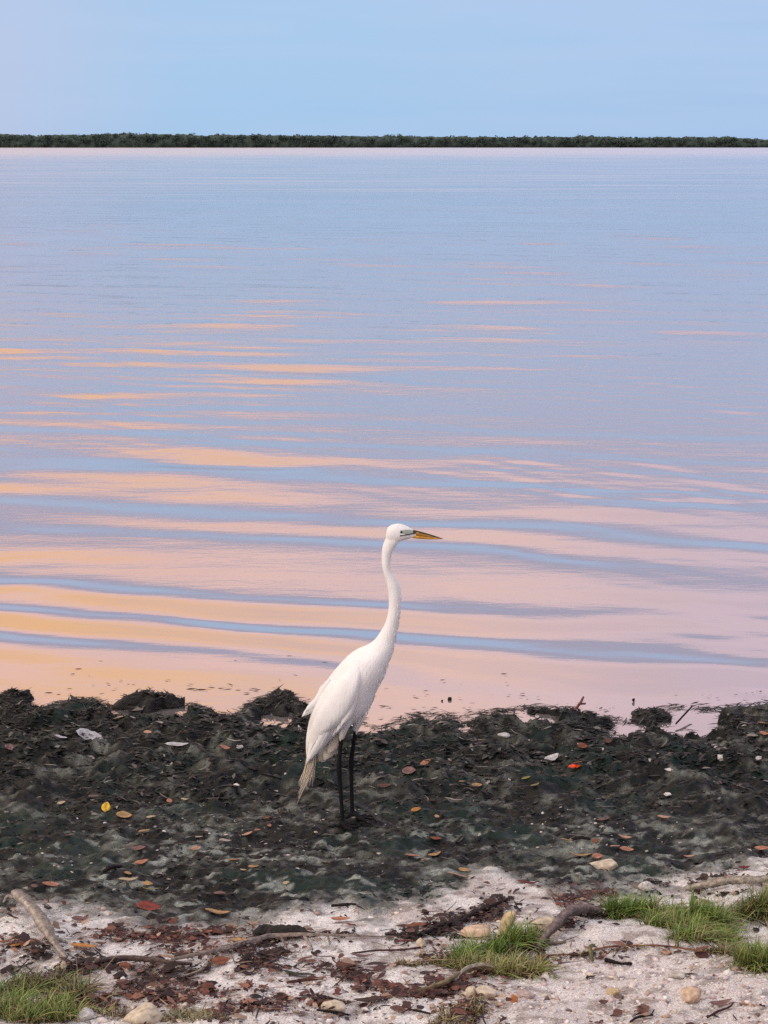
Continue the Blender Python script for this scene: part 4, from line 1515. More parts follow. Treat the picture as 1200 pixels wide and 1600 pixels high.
leaf(166, 1267, 20, 0.85, 'yellow', 'bright yellow rounded leaf standing out on the dark mud', 80, 0.08, 0.008, roll=0, pitch=-34)
LEAVES = [
 (194, 1277, 30, .5, 'tan', 'tan oval leaf just right of the bright yellow leaf', 5),
 (96, 1259, 16, .6, 'cream', 'small cream leaf left of the bright yellow leaf', 20),
 (147, 1248, 22, .45, 'mauve', 'greyish pink leaf just above the bright yellow leaf', 10),
 (265, 1255, 17, .6, 'salmon', 'small salmon leaf tipped on edge right of the yellow leaf', -70),
 (289, 1252, 17, .4, 'cream', 'narrow cream leaf beside the small tipped salmon leaf', -20),
 (236, 1280, 18, .45, 'cream', 'small cream leaf below the tipped salmon leaf', 12),
 (225, 1303, 21, .6, 'tan', 'curled tan leaf below and right of the yellow leaf', 25),
 (110, 1308, 20, .5, 'mauve', 'dull grey brown leaf below and left of the yellow leaf', 12),
 (216, 1330, 28, .55, 'mauve', 'folded pinkish brown leaf on the left mud', 14),
 (221, 1351, 27, .5, 'salmon', 'rusty tan leaf below the folded pinkish one on the left mud', 18),
 (200, 1369, 17, .6, 'tan', 'small tan leaf above the long cream pair on the left mud', -30),
 (201, 1381, 37, .32, 'cream', 'long cream tan leaf low on the left mud', -4),
 (231, 1384, 20, .55, 'tan', 'short tan leaf touching the end of the long cream one', -8),
 (236, 1393, 35, .2, 'olive', 'thin pale yellow leaf below the long cream one', 6),
 (80, 1386, 33, .4, 'salmon', 'long salmon leaf near the left edge of the mud', 10),
 (36, 1404, 19, .5, 'salmon', 'small salmon leaf above the grey driftwood branch', 0),
 (54, 1389, 14, .5, 'mauve', 'small pinkish leaf left of the long salmon leaf', 0),
 (387, 1307, 22, .45, 'peach', 'peach leaf in the slanting trail left of the bird feet', 38),
 (402, 1300, 14, .5, 'salmon', 'small salmon leaf at the top of the slanting peach one', 40),
 (418, 1283, 17, .75, 'rust', 'crumpled rust leaf left of the bird feet', 30),
 (421, 1293, 12, .6, 'salmon', 'tiny salmon leaf under the crumpled rust leaf', -60),
 (311, 1312, 15, .5, 'pale', 'small pale leaf in the middle of the left mud', 0),
 (306, 1329, 20, .5, 'peach', 'peach leaf lying in a row of three on the left mud', 22),
 (352, 1316, 23, .4, 'pale', 'pale tan leaf right of the row of three', 0),
 (366, 1347, 20, .6, 'orange', 'orange brown leaf half under a dark weed ridge', 0),
 (396, 1358, 21, .4, 'tan', 'tan leaf lower right of the orange brown one', -6),
 (380, 1363, 13, .5, 'cream', 'tiny cream leaf beside the tan leaf below the orange brown one', 8),
 (447, 1384, 13, .6, 'cream', 'tiny yellowish leaf alone low on the mud below the bird', 0),
 (511, 1350, 22, .45, 'mauve', 'dull mauve leaf beside white grit below the bird feet', 0),
 (343, 1400, 22, .5, 'mauve', 'mauve brown leaf at the lower edge of the mud', 0),
 (650, 1268, 20, .65, 'orange', 'orange brown oval leaf alone right of the bird feet', 18),
 (710, 1253, 36, .22, 'pale', 'long thin pale leaf right of the orange brown oval leaf', -10),
 (745, 1231, 20, .5, 'tan', 'tan leaf above the long thin pale leaf', 6),
 (722, 1225, 14, .7, 'peach', 'small peach leaf left of the tan one above the thin leaf', -20),
 (683, 1280, 13, .5, 'peach', 'tiny peach leaf below the orange brown oval leaf', -50),
 (681, 1314, 22, .6, 'rust', 'rust leaf with a raised edge on the middle mud', -5),
 (645, 1342, 31, .5, 'salmon', 'large salmon leaf below the rust leaf on the middle mud', 5),
 (679, 1340, 26, .4, 'tan', 'slanting tan leaf right of the large salmon leaf', 18),
 (663, 1346, 13, .6, 'salmon', 'tiny salmon leaf between the large salmon leaf and tan leaf', 0),
 (716, 1371, 42, .28, 'peach', 'long peach leaf at the left tip of the white sand spit', -3),
 (725, 1363, 22, .5, 'tan', 'folded tan leaf just above the long peach leaf', -24),
 (836, 1231, 21, .35, 'olive', 'slanting olive yellow leaf left below the red scrap', 35),
 (822, 1220, 18, .3, 'olive', 'pale olive leaf above the slanting olive yellow one', 5),
 (829, 1384, 28, .3, 'darkred', 'thin dark red leaf on the white sand spit', -3),
 (651, 1222, 24, .35, 'pale', 'pale upturned leaf below the brown folded leaf right of the legs', 14),
 (640, 1209, 30, .7, 'mauve', 'brown folded leaf on the mud right of the bird legs', -35),
 (666, 1195, 24, .5, 'salmon', 'salmon leaf above the brown folded leaf right of the legs', -10),
 (600, 1232, 26, .5, 'brown', 'dark brown leaf close behind the bird right foot', 4),
 (1037, 1280, 24, .5, 'peach', 'pale peach leaf alone on the right mud', -12),
 (976, 1312, 26, .5, 'peach', 'upper peach leaf of the cluster of three on the right mud', 4),
 (961, 1326, 19, .6, 'peach', 'left peach leaf of the cluster of three on the right mud', 12),
 (979, 1331, 28, .5, 'salmon', 'lower salmon leaf of the cluster of three on the right mud', 12),
 (931, 1317, 16, .7, 'rust', 'small rust leaf left of the cluster of three', 0),
 (885, 1318, 24, .35, 'tan', 'tan leaf by a black stick on the right mud', 6),
 (907, 1340, 42, .25, 'tan', 'long narrow tan leaf above the cream crust on the right', 2),
 (933, 1342, 22, .6, 'salmon', 'salmon leaf at the end of the long narrow tan one', 20),
 (941, 1284, 26, .35, 'mauve', 'dull tan leaf left of the lone pale peach leaf', 5),
 (1077, 1342, 22, .5, 'peach', 'faded peach leaf on the mixed sand at the right', 10),
 (1163, 1360, 22, .6, 'darkred', 'dark red leaf on white sand near the right edge', 0),
 (1190, 1331, 28, .4, 'salmon', 'salmon leaf on sand cut by the right edge', 0),
 (1192, 1133, 20, .5, 'peach', 'upper peach leaf below the round block at the right edge', -12),
 (1194, 1149, 18, .5, 'salmon', 'lower salmon leaf below the round block at the right edge', -30),
 (187, 1125, 25, .35, 'cream', 'shining pale leaf on the weed below the tallest mound', 3),
 (231, 1147, 18, .5, 'peach', 'small peach leaf below the shining pale one', -25),
 (15, 1171, 22, .8, 'mauve', 'faded pink leaf at the left edge of the mud', -60),
 (352, 1173, 20, .5, 'salmon', 'salmon red leaf on the weed between mounds and bird tail', -15),
 (910, 1169, 20, .7, 'rust', 'rust leaf half sunk in weed above the red scrap', 0),
 (950, 1161, 14, .8, 'brown', 'round brown leaf on the weed right of the rust one', 0),
 # on the sand
 (130, 1484, 48, .42, 'orange', 'large curled orange tan leaf at the foot of the driftwood branch', 0),
 (264, 1500, 22, .6, 'orange', 'bright orange leaf where the long thin stick begins', -20),
 (29, 1482, 30, .5, 'orange', 'orange leaf left of the driftwood branch near the left edge', 10),
 (8, 1476, 26, .6, 'rust', 'rust leaf at the left edge behind the orange one', 10),
 (232, 1421, 44, .6, 'red', 'jagged red leaf at the border of mud and sand on the left', -5),
 (142, 1516, 28, .8, 'darkred', 'dark red leaf on black litter above the left grass tuft', 10),
 (196, 1515, 23, .9, 'rust', 'round rust leaf on black litter right of the dark red one', 0),
 (158, 1479, 18, .8, 'brown', 'brown leaf at the right end of the large curled orange leaf', 0),
 (241, 1470, 24, .6, 'darkred', 'dark red leaf in the brown pile under the jagged red leaf', 8),
 (125, 1441, 30, .5, 'mauve', 'mauve leaf on white sand right of the driftwood branch', -10),
 (192, 1541, 26, .7, 'brown', 'dark brown leaf on white sand below the round rust one', 10),
 (182, 1452, 32, .8, 'dark', 'black curled leaf standing on the sand right of the driftwood', 40),
 (340, 1430, 44, .45, 'tan', 'broad faded tan leaf at the mud border left of centre', 0),
 (322, 1461, 26, .6, 'salmon', 'orange pink leaf on white sand above the long stick', -8),
 (375, 1475, 32, .7, 'tan', 'wide tan leaf above the middle of the long stick', 5),
 (345, 1507, 34, .65, 'rust', 'rust leaf under the left end of the long stick', 15),
 (385, 1546, 27, .55, 'salmon', 'salmon oval leaf on sand below the long stick', 0),
 (400, 1562, 24, .5, 'black', 'blackish leaf below the salmon oval leaf', 15),
 (467, 1526, 60, .22, 'green', 'long dark green leaf on white sand below the stick', -8),
 (532, 1441, 34, .45, 'salmon', 'salmon leaf on the clean white sand in the middle', -6),
 (548, 1449, 15, .7, 'red', 'small red leaf at the end of the salmon leaf', -10),
 (513, 1459, 16, .9, 'red', 'small pointed red leaf just above the long stick', 50),
 (527, 1558, 17, .7, 'darkred', 'small bright dark red leaf low in the middle of the sand', 20),
 (566, 1498, 42, .25, 'mauve', 'flat mauve leaf on bare sand below the long stick', 0),
 (589, 1511, 38, .5, 'dark', 'dark brown leaf right below the flat mauve one', 10),
 (556, 1524, 34, .4, 'dark', 'blackish leaf slanting left of the leaf pile', -30),
 (548, 1532, 32, .6, 'brown', 'chestnut leaf at the left of the leaf pile', 8),
 (560, 1549, 26, .7, 'brown', 'curled chestnut leaf at the bottom of the leaf pile', -15),
 (600, 1541, 40, .35, 'brown', 'long brown leaf slanting down right in the leaf pile', -32),
 (671, 1535, 25, .8, 'brown', 'oval chestnut leaf upright at the right of the leaf pile', 40),
 (650, 1545, 30, .6, 'mauve', 'greyish tan leaf left of the oval chestnut one', 0),
 (627, 1551, 30, .6, 'black', 'black leaf between the leaf pile and the tan leaf', 8),
 (582, 1569, 64, .4, 'dark', 'largest dark brown leaf below the leaf pile', 3),
 (622, 1583, 34, .6, 'brown', 'triangular brown leaf low in the middle', -40),
 (690, 1434, 32, .45, 'dark', 'purple black leaf on the sand above the drift line', 5),
 (650, 1450, 40, .4, 'rust', 'reddish brown leaf on the sand left of the drift line', 14),
 (1042, 1492, 17, .9, 'peach', 'pale peach leaf under the grass runner', 80),
 (1083, 1552, 22, .8, 'rust', 'rust leaf lying on the peach coloured stone', 40),
 (1126, 1573, 40, .35, 'mauve', 'flat greyish tan leaf right of the peach coloured stone', 2),
 (1079, 1527, 20, .4, 'dark', 'dark leaf scrap above the rust leaf on the shell sand', -12),
 (1191, 1576, 14, .6, 'black', 'tiny black leaf near the lower right corner', -60),
 (890, 1419, 32, .7, 'mauve', 'mauve curled leaf on the sand left of the right grass', 10),
 (925, 1398, 50, .4, 'brown', 'reddish brown leaf mat in the drift line left of the right grass', 4),
 (943, 1571, 17, .6, 'brown', 'small brown leaf on the shell sand at the bottom', 5),
]
for a in LEAVES:
    leaf(a[0], a[1], a[2], a[3], a[4], a[5], a[6])
leaf(897, 1206, 24, .85, 'flame', 'bright orange red torn scrap lying on the dark weed', 10, 0.35, 0.012, 'torn_scrap', 'scrap', torn=0.7)
leaf(903, 1199, 18, .6, 'rust', 'rust coloured scrap just behind the bright orange red one', 20, 0.3, 0.012, 'torn_scrap', 'scrap', torn=0.5)
leaf(140, 1157, 52, .50, 'white', 'crumpled white sheet among the weed below the left mounds', 4, 0.12, 0.012, 'crumpled_sheet', 'scrap', torn=0.35, roll=14)
leaf(95, 1156, 24, .35, 'white', 'small white strip left of the crumpled white sheet', 8, 0.1, 0.010, 'white_strip', 'scrap', torn=0.3)
leaf(276, 1168, 44, .22, 'white', 'long white strip between weed lumps right of the white sheet', 8, 0.15, 0.010, 'white_strip', 'scrap', torn=0.2)
leaf(862, 1193, 32, .6, 'white', 'crumpled silver grey scrap left of the orange red scrap', 30, 0.3, 0.014, 'silver_scrap', 'scrap', torn=0.5)

# ------------------------------------------------------------------ stones and shells
def stone(px, row, wpx, hpx, col, label, name='stone', cat='stone', group=None, deep=0.75, rot=0.0, seed=None, tilt=0.0, sub=3, flat_top=0.0, rough=0.32):
    x, y, z, ppm = hit(px, row)
    a = wpx / ppm / 2
    h = hpx / ppm
    seed = px if seed is None else seed
    rc = random.Random(int(px * 13 + row))
    cuts = []
    for _ in range(9):
        cn = Vector((rc.gauss(0, 1), rc.gauss(0, 1), rc.gauss(0, 0.8))).normalized()
        cuts.append((cn, rc.uniform(0.55, 0.9)))
    bm = bmesh.new()
    bmesh.ops.create_icosphere(bm, subdivisions=sub, radius=1.0)
    for v in bm.verts:
        p = v.co.copy()
        q = 1 + rough * mnoise.noise(p * 1.2 + Vector((seed * 1.7, 0, 3))) + rough * 0.5 * mnoise.noise(p * 3.1 + Vector((0, seed, 0)))
        v.co = p * q
        for cn, cd in cuts:
            over = v.co.dot(cn) - cd
            if over > 0:
                v.co -= cn * over * 0.92
        if v.co.z > 0.55:
            v.co.z = 0.55 + (v.co.z - 0.55) * (1 - flat_top)
        v.co = Vector((v.co.x * a, v.co.y * a * deep, v.co.z * h * 0.62))
    V_ = np.array([v.co[:] for v in bm.verts])
    F_ = np.array([[v.index for v in f.verts] for f in bm.faces])
    bm.free()
    r_ = np.random.default_rng(int(px * 3 + row))
    cc_ = np.array(col)[None] * (1 + 0.14 * r_.standard_normal(len(V_)))[:, None]
    o = link(name, mesh_arrays(name, V_, [(3, F_)], True, cc_.clip(0.01, 0.85)), M_stone)
    o.location = (x, y, z + h * 0.30)
    o.rotation_euler = (0, math.radians(tilt), math.radians(rot))
    tag(o, label, cat, group)
    return o


CRM, YEL, PCH, WHT, GRY = (0.54, 0.47, 0.36), (0.50, 0.40, 0.23), (0.54, 0.41, 0.30), (0.58, 0.565, 0.54), (0.45, 0.42, 0.38)
stone(744, 1464, 52, 26, PCH, 'cream brown flat topped stone left of the tall tan stone', flat_top=0.8)
stone(787, 1466, 25, 50, YEL, 'tall slanted yellowish tan stone standing in the middle grass', tilt=22, deep=0.9)
stone(852, 1453, 50, 24, CRM, 'cream stone between the middle grass and the weathered root', flat_top=0.5)
stone(228, 1594, 70, 28, CRM, 'largest cream stone at the bottom left edge')
stone(957, 1553, 24, 13, (0.50, 0.40, 0.24), 'tan pebble alone on the shell sand right of centre')
stone(1081, 1566, 40, 26, PCH, 'peach coloured stone on the shell sand')
stone(758, 1556, 36, 18, CRM, 'pale block stone below the middle grass')
stone(734, 1556, 28, 18, CRM, 'slanted pale stone left of the block stone below the grass', tilt=-28)
stone(657, 1481, 17, 17, CRM, 'small upright cream stone left of the flat topped one')
stone(525, 1580, 40, 20, CRM, 'yellowish stone low in the middle of the litter')
stone(1060, 1527, 34, 10, GRY, 'low sandy grey stone above the rust leaf on shell sand')
stone(820, 1557, 34, 10, (0.42, 0.33, 0.29), 'flat mauve stone on the shell sand below the grass')
stone(803, 1566, 17, 12, (0.42, 0.16, 0.06), 'small rust orange stone below the flat mauve one')
stone(159, 1502, 17, 11, WHT, 'small white stone at the top of the black litter on the left')
stone(132, 1592, 34, 18, WHT, 'pale stone in front of the left grass at the bottom')
stone(232, 1554, 25, 14, CRM, 'squarish cream stone above the largest cream stone')
stone(100, 1518, 10, 18, CRM, 'thin upright pale stone behind the left grass')
stone(1184, 1553, 18, 9, WHT, 'white shell stone below the right edge grass')
stone(945, 1357, 52, 14, CRM, 'rough cream crust lump at the sand border on the right', rough=0.6)
stone(1008, 1392, 26, 18, WHT, 'white coral lump at the top of the right grass', rough=0.5)
stone(787, 1157, 22.5, 9.1, (0.42, 0.43, 0.43), 'curved grey white shell rising from the weed right of the bird', 'shell', 'shell', rot=-25, deep=0.4, flat_top=0.2)
stone(1125, 1188, 13.5, 7.2, WHT, 'chunky white shell on the weed near the right edge', 'shell', 'shell', rough=0.5)
stone(1184, 1189, 9.8, 8.5, WHT, 'upright white shell bit close to the right edge', 'shell', 'shell', rough=0.5, tilt=30)
stone(1045, 1204, 15.0, 3.9, WHT, 'flat white shell on the weed right of the red scrap', 'shell', 'shell')
stone(1043, 1243, 15.0, 3.9, WHT, 'flat white shell above the lone pale peach leaf', 'shell', 'shell')
stone(369, 1228, 12.8, 3.9, WHT, 'flat white shell left of the bird tail plumes', 'shell', 'shell')
stone(446, 1211, 4.5, 3.2, WHT, 'tiny round white bead of shell beside the bird tail plumes', 'shell', 'shell')
stone(374, 1168, 12.0, 5.2, WHT, 'broken white shell right of the salmon red leaf', 'shell', 'shell', rough=0.5)
# floating dark seed pods
stone(703, 1094, 8, 6, (0.012, 0.010, 0.012), 'larger of two black specks floating right of the bird', 'seed_pod', 'seed pod', sub=2)
stone(691, 1096, 4, 3, (0.012, 0.010, 0.012), 'smaller of two black specks floating right of the bird', 'seed_pod', 'seed pod', sub=2)
stone(990, 1096, 5, 6, (0.012, 0.010, 0.012), 'black speck floating above the right weed fringe', 'seed_pod', 'seed pod', sub=2)

# ------------------------------------------------------------------ sticks and driftwood
def stick(name, label, pts, col, cat='stick', side=None, segs=11, jit=0.07, lift=0.0, group=None):
    """pts: (px, row, thickness px, lift m); side: lists of the same as child twigs"""
    def build(pl, nm, parent, o0):
        P, R_ = [], []
        for px, row, th, lf in pl:
            x, y, z, ppm = hit(px, row)
            rad = th / ppm / 2
            P.append((x - o0[0], y - o0[1], z + rad * 0.7 + lf - o0[2]))
            R_.append(rad)
        cm = catmull([(*p, r_) for p, r_ in zip(P, R_)], 6)
        r_ = np.random.default_rng(int(pl[0][0] * 7 + pl[0][1]))
        cm[:, :3] += r_.normal(0, 1, (len(cm), 3)) * cm[:, 3:4] * 0.07
        mesh = tube_mesh(nm, cm[:, :3], np.maximum(cm[:, 3], 0.0006), col, segs, jit, r_, 0.3)
        return link(nm, mesh, M_wood, parent)
    x, y, z, _ = hit(pts[0][0], pts[0][1])
    if side:
        root = empty(name, (x, y, z))
        build(pts, 'stem', root, (x, y, z))
        for s_ in side:
            build(s_, 'side_twig', root, (x, y, z))
    else:
        root = build(pts, name, None, (x, y, z))
        root.location = (x, y, z)
    tag(root, label, cat, group)
    return root


GW, DW, BK = (0.30, 0.265, 0.225), (0.085, 0.058, 0.05), (0.020, 0.015, 0.016)
stick('driftwood_branch', 'weathered grey driftwood branch sloping down at the left edge',
      [(26, 1422, 17, .035), (44, 1434, 17, .03), (58, 1448, 16, .025), (66, 1458, 20, .02), (76, 1472, 17, .016), (84, 1482, 12, .012), (94, 1494, 9, .01), (103, 1502, 8, .006)], (0.33, 0.29, 0.25), 'branch',
      [[(30, 1424, 8, .03), (14, 1420, 6, .03), (6, 1424, 4, .02)], [(74, 1472, 9, .015), (88, 1476, 7, .01), (106, 1478, 4, .004)]], 10)
stick('stick', 'long pale thin stick lying across the sand below the bird',
      [(268, 1508, 5, .01), (300, 1503, 7, .012), (350, 1493, 8, .014), (400, 1480, 9, .015), (430, 1473, 8, .014), (480, 1470, 6, .012), (540, 1468, 4, .008), (600, 1467, 3, .004), (648, 1465, 3, .002)], (0.24, 0.20, 0.175), 'stick',
      [[(440, 1474, 4, .012), (446, 1482, 3, .006), (450, 1488, 2, .003)], [(476, 1472, 5, .01), (484, 1480, 4, .006), (488, 1487, 3, .003)], [(512, 1471, 4, .01), (516, 1479, 2, .004)],
       [(330, 1502, 6, .008), (316, 1520, 5, .006), (280, 1532, 4, .004)]])
stick('stick', 'dark broken stick under black litter on the left', [(150, 1512, 8, .012), (190, 1508, 9, .012), (230, 1510, 9, .012), (270, 1513, 7, .01), (300, 1512, 5, .006)], (0.16, 0.12, 0.105))
stick('bark_strip', 'thick black bark strip behind the long pale stick', [(398, 1468, 12, .006), (415, 1466, 18, .008), (440, 1466, 17, .008), (462, 1466, 15, .008), (482, 1466, 9, .004)], (0.028, 0.028, 0.026), 'bark')
stick('weathered_root', 'weathered grey brown root curving up from the middle grass',
      [(838, 1488, 8, .005), (852, 1474, 11, .012), (868, 1462, 15, .018), (884, 1448, 17, .022), (900, 1438, 16, .02), (918, 1434, 14, .014), (938, 1432, 10, .006)], (0.17, 0.13, 0.12), 'root',
      [[(838, 1458, 5, .01), (832, 1470, 5, .012), (846, 1482, 4, .01)], [(852, 1480, 6, .006), (868, 1478, 5, .004), (884, 1474, 3, .002)]])
stick('driftwood_log', 'flat bleached driftwood log lying behind the right grass',
      [(1070, 1398, 8, .01), (1100, 1396, 12, .018), (1140, 1393, 14, .022), (1180, 1391, 13, .022), (1225, 1389, 13, .02), (1300, 1388, 10, .012)], (0.40, 0.36, 0.30), 'log')
stick('stick', 'dark reddish stick in the drift line below the mud spit', [(640, 1468, 4, .004), (665, 1463, 6, .006), (690, 1453, 8, .008), (712, 1449, 6, .006), (740, 1436, 9, .008), (765, 1424, 6, .008), (795, 1408, 4, .004)], (0.030, 0.020, 0.020), segs=8, jit=0.2)
stick('stick', 'thin reddish stick lying level on the sand below the long one', [(449, 1540, 5, .004), (475, 1537, 6, .005), (505, 1533, 4, .003)], (0.16, 0.07, 0.06))
stick('stick', 'dark straight twig slanting low in the middle of the sand', [(495, 1560, 4, .006), (515, 1566, 5, .006), (540, 1572, 4, .004)], BK)
stick('stick', 'thin black twig at the bottom below the yellowish stone', [(495, 1582, 3, .004), (520, 1586, 4, .005), (545, 1590, 3, .003)], BK)
stick('stick', 'short black twig lying level right of the triangular brown leaf', [(640, 1582, 4, .004), (655, 1585, 4, .004), (672, 1588, 3, .003)], BK)
stick('stick', 'curved olive stem below the middle grass', [(650, 1556, 7, .006), (690, 1548, 9, .01), (715, 1536, 8, .014), (740, 1526, 7, .016), (770, 1523, 5, .01)], (0.16, 0.125, 0.07))
stick('stick', 'bleached twig lying in front of the middle grass', [(710, 1540, 5, .01), (730, 1528, 6, .02), (755, 1524, 5, .022), (775, 1523, 3, .015)], (0.34, 0.31, 0.25))
stick('stick', 'black crooked twig on the shell sand below the grass runner', [(946, 1505, 7, .003), (958, 1508, 6, .004), (972, 1509, 4, .003), (986, 1511, 6, .003)], BK)
stick('stick', 'thin forked twig at the bottom of the shell sand', [(985, 1600, 3, .004), (998, 1594, 4, .005), (1020, 1591, 3, .005)], BK, 'stick', [[(1016, 1592, 3, .005), (1022, 1584, 2, .006)]])
stick('stick', 'small twig right of the thin forked one at the bottom', [(1105, 1594, 3, .003), (1122, 1585, 4, .004), (1140, 1578, 3, .004), (1146, 1570, 2, .004)], (0.05, 0.02, 0.025))
stick('stick', 'black stick on the mud beside the tan leaf on the right', [(893, 1317, 5, .006), (908, 1315, 5, .008), (922, 1316, 4, .005)], BK)
stick('stick', 'thin black stick slanting across the straight edged pool', [(1056, 1137, 3, .012), (1068, 1128, 3.2, .022), (1081, 1118, 2.6, .032)], BK)
stick('stick', 'reddish forked twig standing on the dark humped mound', [(898, 1121, 4, .02), (906, 1117, 4, .035), (911, 1111, 3, .05)], (0.13, 0.04, 0.035), 'stick', [[(907, 1116, 3, .035), (914, 1119, 3, .035)]])
stick('stick', 'dark stick at the mud border below the bird', [(518, 1419, 4, .004), (540, 1418, 5, .005), (556, 1417, 3, .003)], BK)
stick('stick', 'short thick black stick on the left mud above the cream leaves', [(162, 1366, 5, .004), (175, 1361, 7, .006), (190, 1358, 4, .006)], BK)
stick('stick', 'slim dark twig lying right of the bird tail', [(408, 1213, 3, .006), (425, 1218, 3, .006), (440, 1222, 2, .004)], BK)
stick('stick', 'thin purple twig lying on white sand below the drift line', [(550, 1492, 2.4, .003), (590, 1489, 3, .004), (630, 1488, 3, .004), (665, 1482, 2.4, .003)], (0.10, 0.05, 0.05))
stick('stick', 'thin red twig above the small upright cream stone', [(616, 1474, 2.6, .003), (632, 1474, 3.4, .004), (646, 1474, 2.4, .003)], (0.13, 0.05, 0.05))

# ------------------------------------------------------------------ grass
GREEN = [C(0.15, 0.25, 0.05), C(0.20, 0.29, 0.07), C(0.11, 0.20, 0.05), C(0.27, 0.31, 0.09)]
OLIVE = [C(0.25, 0.24, 0.08), C(0.32, 0.28, 0.12), C(0.17, 0.175, 0.06), C(0.40, 0.33, 0.17)]
DRY = [C(0.20, 0.14, 0.08), C(0.10, 0.07, 0.045), C(0.33, 0.26, 0.16), C(0.045, 0.032, 0.025)]


def blades(points, hmin, hmax, pal, r_, o0, lean=(0.0, 0.0), spread=0.55, w=0.0022):
    k_ = len(points)
    segs = 4
    V_ = np.zeros((k_, segs + 1, 2, 3))
    az = r_.uniform(0, 6.283, k_)
    h = r_.uniform(hmin, hmax, k_)
    sp = np.abs(r_.normal(0, spread * 1.25, k_)) + 0.12
    hn = fbm(points[:, 0] * 26, points[:, 1] * 26, 2, 501)
    h = h * (0.35 + 1.3 * hn) * np.where(r_.uniform(size=k_) < 0.06, 1.5, 1.0)
    az = az + 0.0
    wd = w * 0.7 * r_.uniform(0.6, 1.4, k_)
    dx, dy = np.cos(az), np.sin(az)
    X, Y = points[:, 0], points[:, 1]
    Z = ground_z(X, Y) - 0.003
    for j in range(segs + 1):
        t_ = j / segs
        out_ = h * (sp * t_ ** 1.6)
        up_z = h * (t_ * np.sqrt(np.clip(1 - (sp * 0.55 * t_) ** 2, 0.05, 1)) * (1 - 0.20 * sp * t_ * t_))
        cx = X + dx * out_ + lean[0] * h * t_
        cy = Y + dy * out_ + lean[1] * h * t_
        ww = wd * (1 - t_ ** 1.5 * 0.92)
        for q, sg_ in enumerate((-1, 1)):
            V_[:, j, q, 0] = cx - dy * ww * sg_ - o0[0]
            V_[:, j, q, 1] = cy + dx * ww * sg_ - o0[1]
            V_[:, j, q, 2] = Z + up_z + ww * 0.3 * sg_ - o0[2]
    idx = np.arange(k_ * (segs + 1) * 2).reshape(k_, segs + 1, 2)
    Q = np.stack([idx[:, :-1, 0], idx[:, 1:, 0], idx[:, 1:, 1], idx[:, :-1, 1]], -1).reshape(-1, 4)
    cc_ = np.array(pal)[r_.integers(0, len(pal), k_)] * r_.uniform(0.7, 1.25, k_)[:, None]
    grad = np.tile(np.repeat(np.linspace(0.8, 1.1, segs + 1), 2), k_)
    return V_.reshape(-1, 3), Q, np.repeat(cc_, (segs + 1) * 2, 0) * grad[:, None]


def tuft(label, spots, hpx, n_green, n_dry, pal, dry=DRY, spread=0.5, seed=1):
    """spots: (px, row, rx px, ry px) ellipses that the blades grow from"""
    r_ = np.random.default_rng(seed)
    x0, y0, z0, ppm = hit(spots[0][0], spots[0][1])
    root = empty('grass_tuft', (x0, y0, z0))
    tag(root, label, 'grass', 'grass tufts on the sand')
    for nm, cnt, pl, hs_, spd in (('green_blades', n_green, pal, 1.0, spread), ('dry_blades', n_dry, dry, 0.75, spread + 0.5)):
        if cnt == 0:
            continue
        pts = []
        areas = np.array([s_[2] * s_[3] for s_ in spots], float)
        for i in r_.choice(len(spots), cnt, p=areas / areas.sum()):
            px, row, rx, ry = spots[i]
            x, y = on_ground(px, row)
            a = r_.uniform(0, 6.283)
            q = math.sqrt(r_.uniform()) * (1 + 0.25 * r_.standard_normal() * 0.5)
            pts.append((x + rx / 640 * q * math.cos(a), y + ry / 640 * 2.3 * q * math.sin(a)))
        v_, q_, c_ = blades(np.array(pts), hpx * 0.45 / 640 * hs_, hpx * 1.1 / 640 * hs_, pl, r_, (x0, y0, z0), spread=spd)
        o = link(nm, mesh_arrays(nm, v_, [(4, q_)], True, c_), M_grass, root)
        o['kind'] = 'stuff'
    return root


tuft('bright green grass tuft at the lower left corner', [(35, 1588, 48, 16), (80, 1578, 30, 12), (10, 1580, 25, 12), (100, 1592, 20, 8)], 32, 1200, 500, GREEN + OLIVE[:2], seed=1)
tuft('dark dry grass behind the bright tuft at the lower left', [(25, 1545, 40, 10), (75, 1542, 34, 9), (120, 1552, 22, 9)], 34, 350, 700, [OLIVE[2], GREEN[2]], spread=0.8, seed=2)
tuft('brown withered grass clump right of the lower left tuft', [(150, 1566, 26, 8), (175, 1580, 22, 9)], 18, 50, 300, OLIVE, spread=0.9, seed=3)
tuft('mossy olive grass right of the largest cream stone', [(290, 1592, 32, 9), (325, 1600, 26, 6)], 12, 420, 200, [C(0.24, 0.25, 0.15), C(0.30, 0.29, 0.19), OLIVE[1]], spread=0.9, seed=4)
tuft('fine dark green grass in front of the cream brown flat topped stone', [(750, 1486, 30, 8), (778, 1490, 22, 8), (730, 1500, 22, 8)], 36, 800, 120, GREEN[:3], seed=5)
tuft('yellowish green grass growing around the tall tan stone', [(812, 1478, 18, 8), (800, 1482, 16, 7), (828, 1480, 8, 5)], 40, 560, 160, OLIVE[:1] + GREEN, spread=0.45, seed=6)
tuft('spreading olive grass in front of the tall tan stone', [(800, 1520, 46, 10), (750, 1512, 36, 9), (838, 1524, 18, 6), (705, 1508, 20, 5)], 26, 1000, 520, OLIVE + [GREEN[3], GREEN[1]], spread=0.95, seed=7)
tuft('brown matted grass at the left end of the middle patch', [(640, 1506, 26, 6), (690, 1504, 22, 6)], 14, 90, 460, OLIVE, spread=1.1, seed=8)
tuft('straggly grass with dead stems at the bottom of the picture', [(720, 1592, 26, 12), (690, 1600, 20, 8), (745, 1582, 14, 10)], 18, 130, 260, OLIVE, spread=0.8, seed=9)
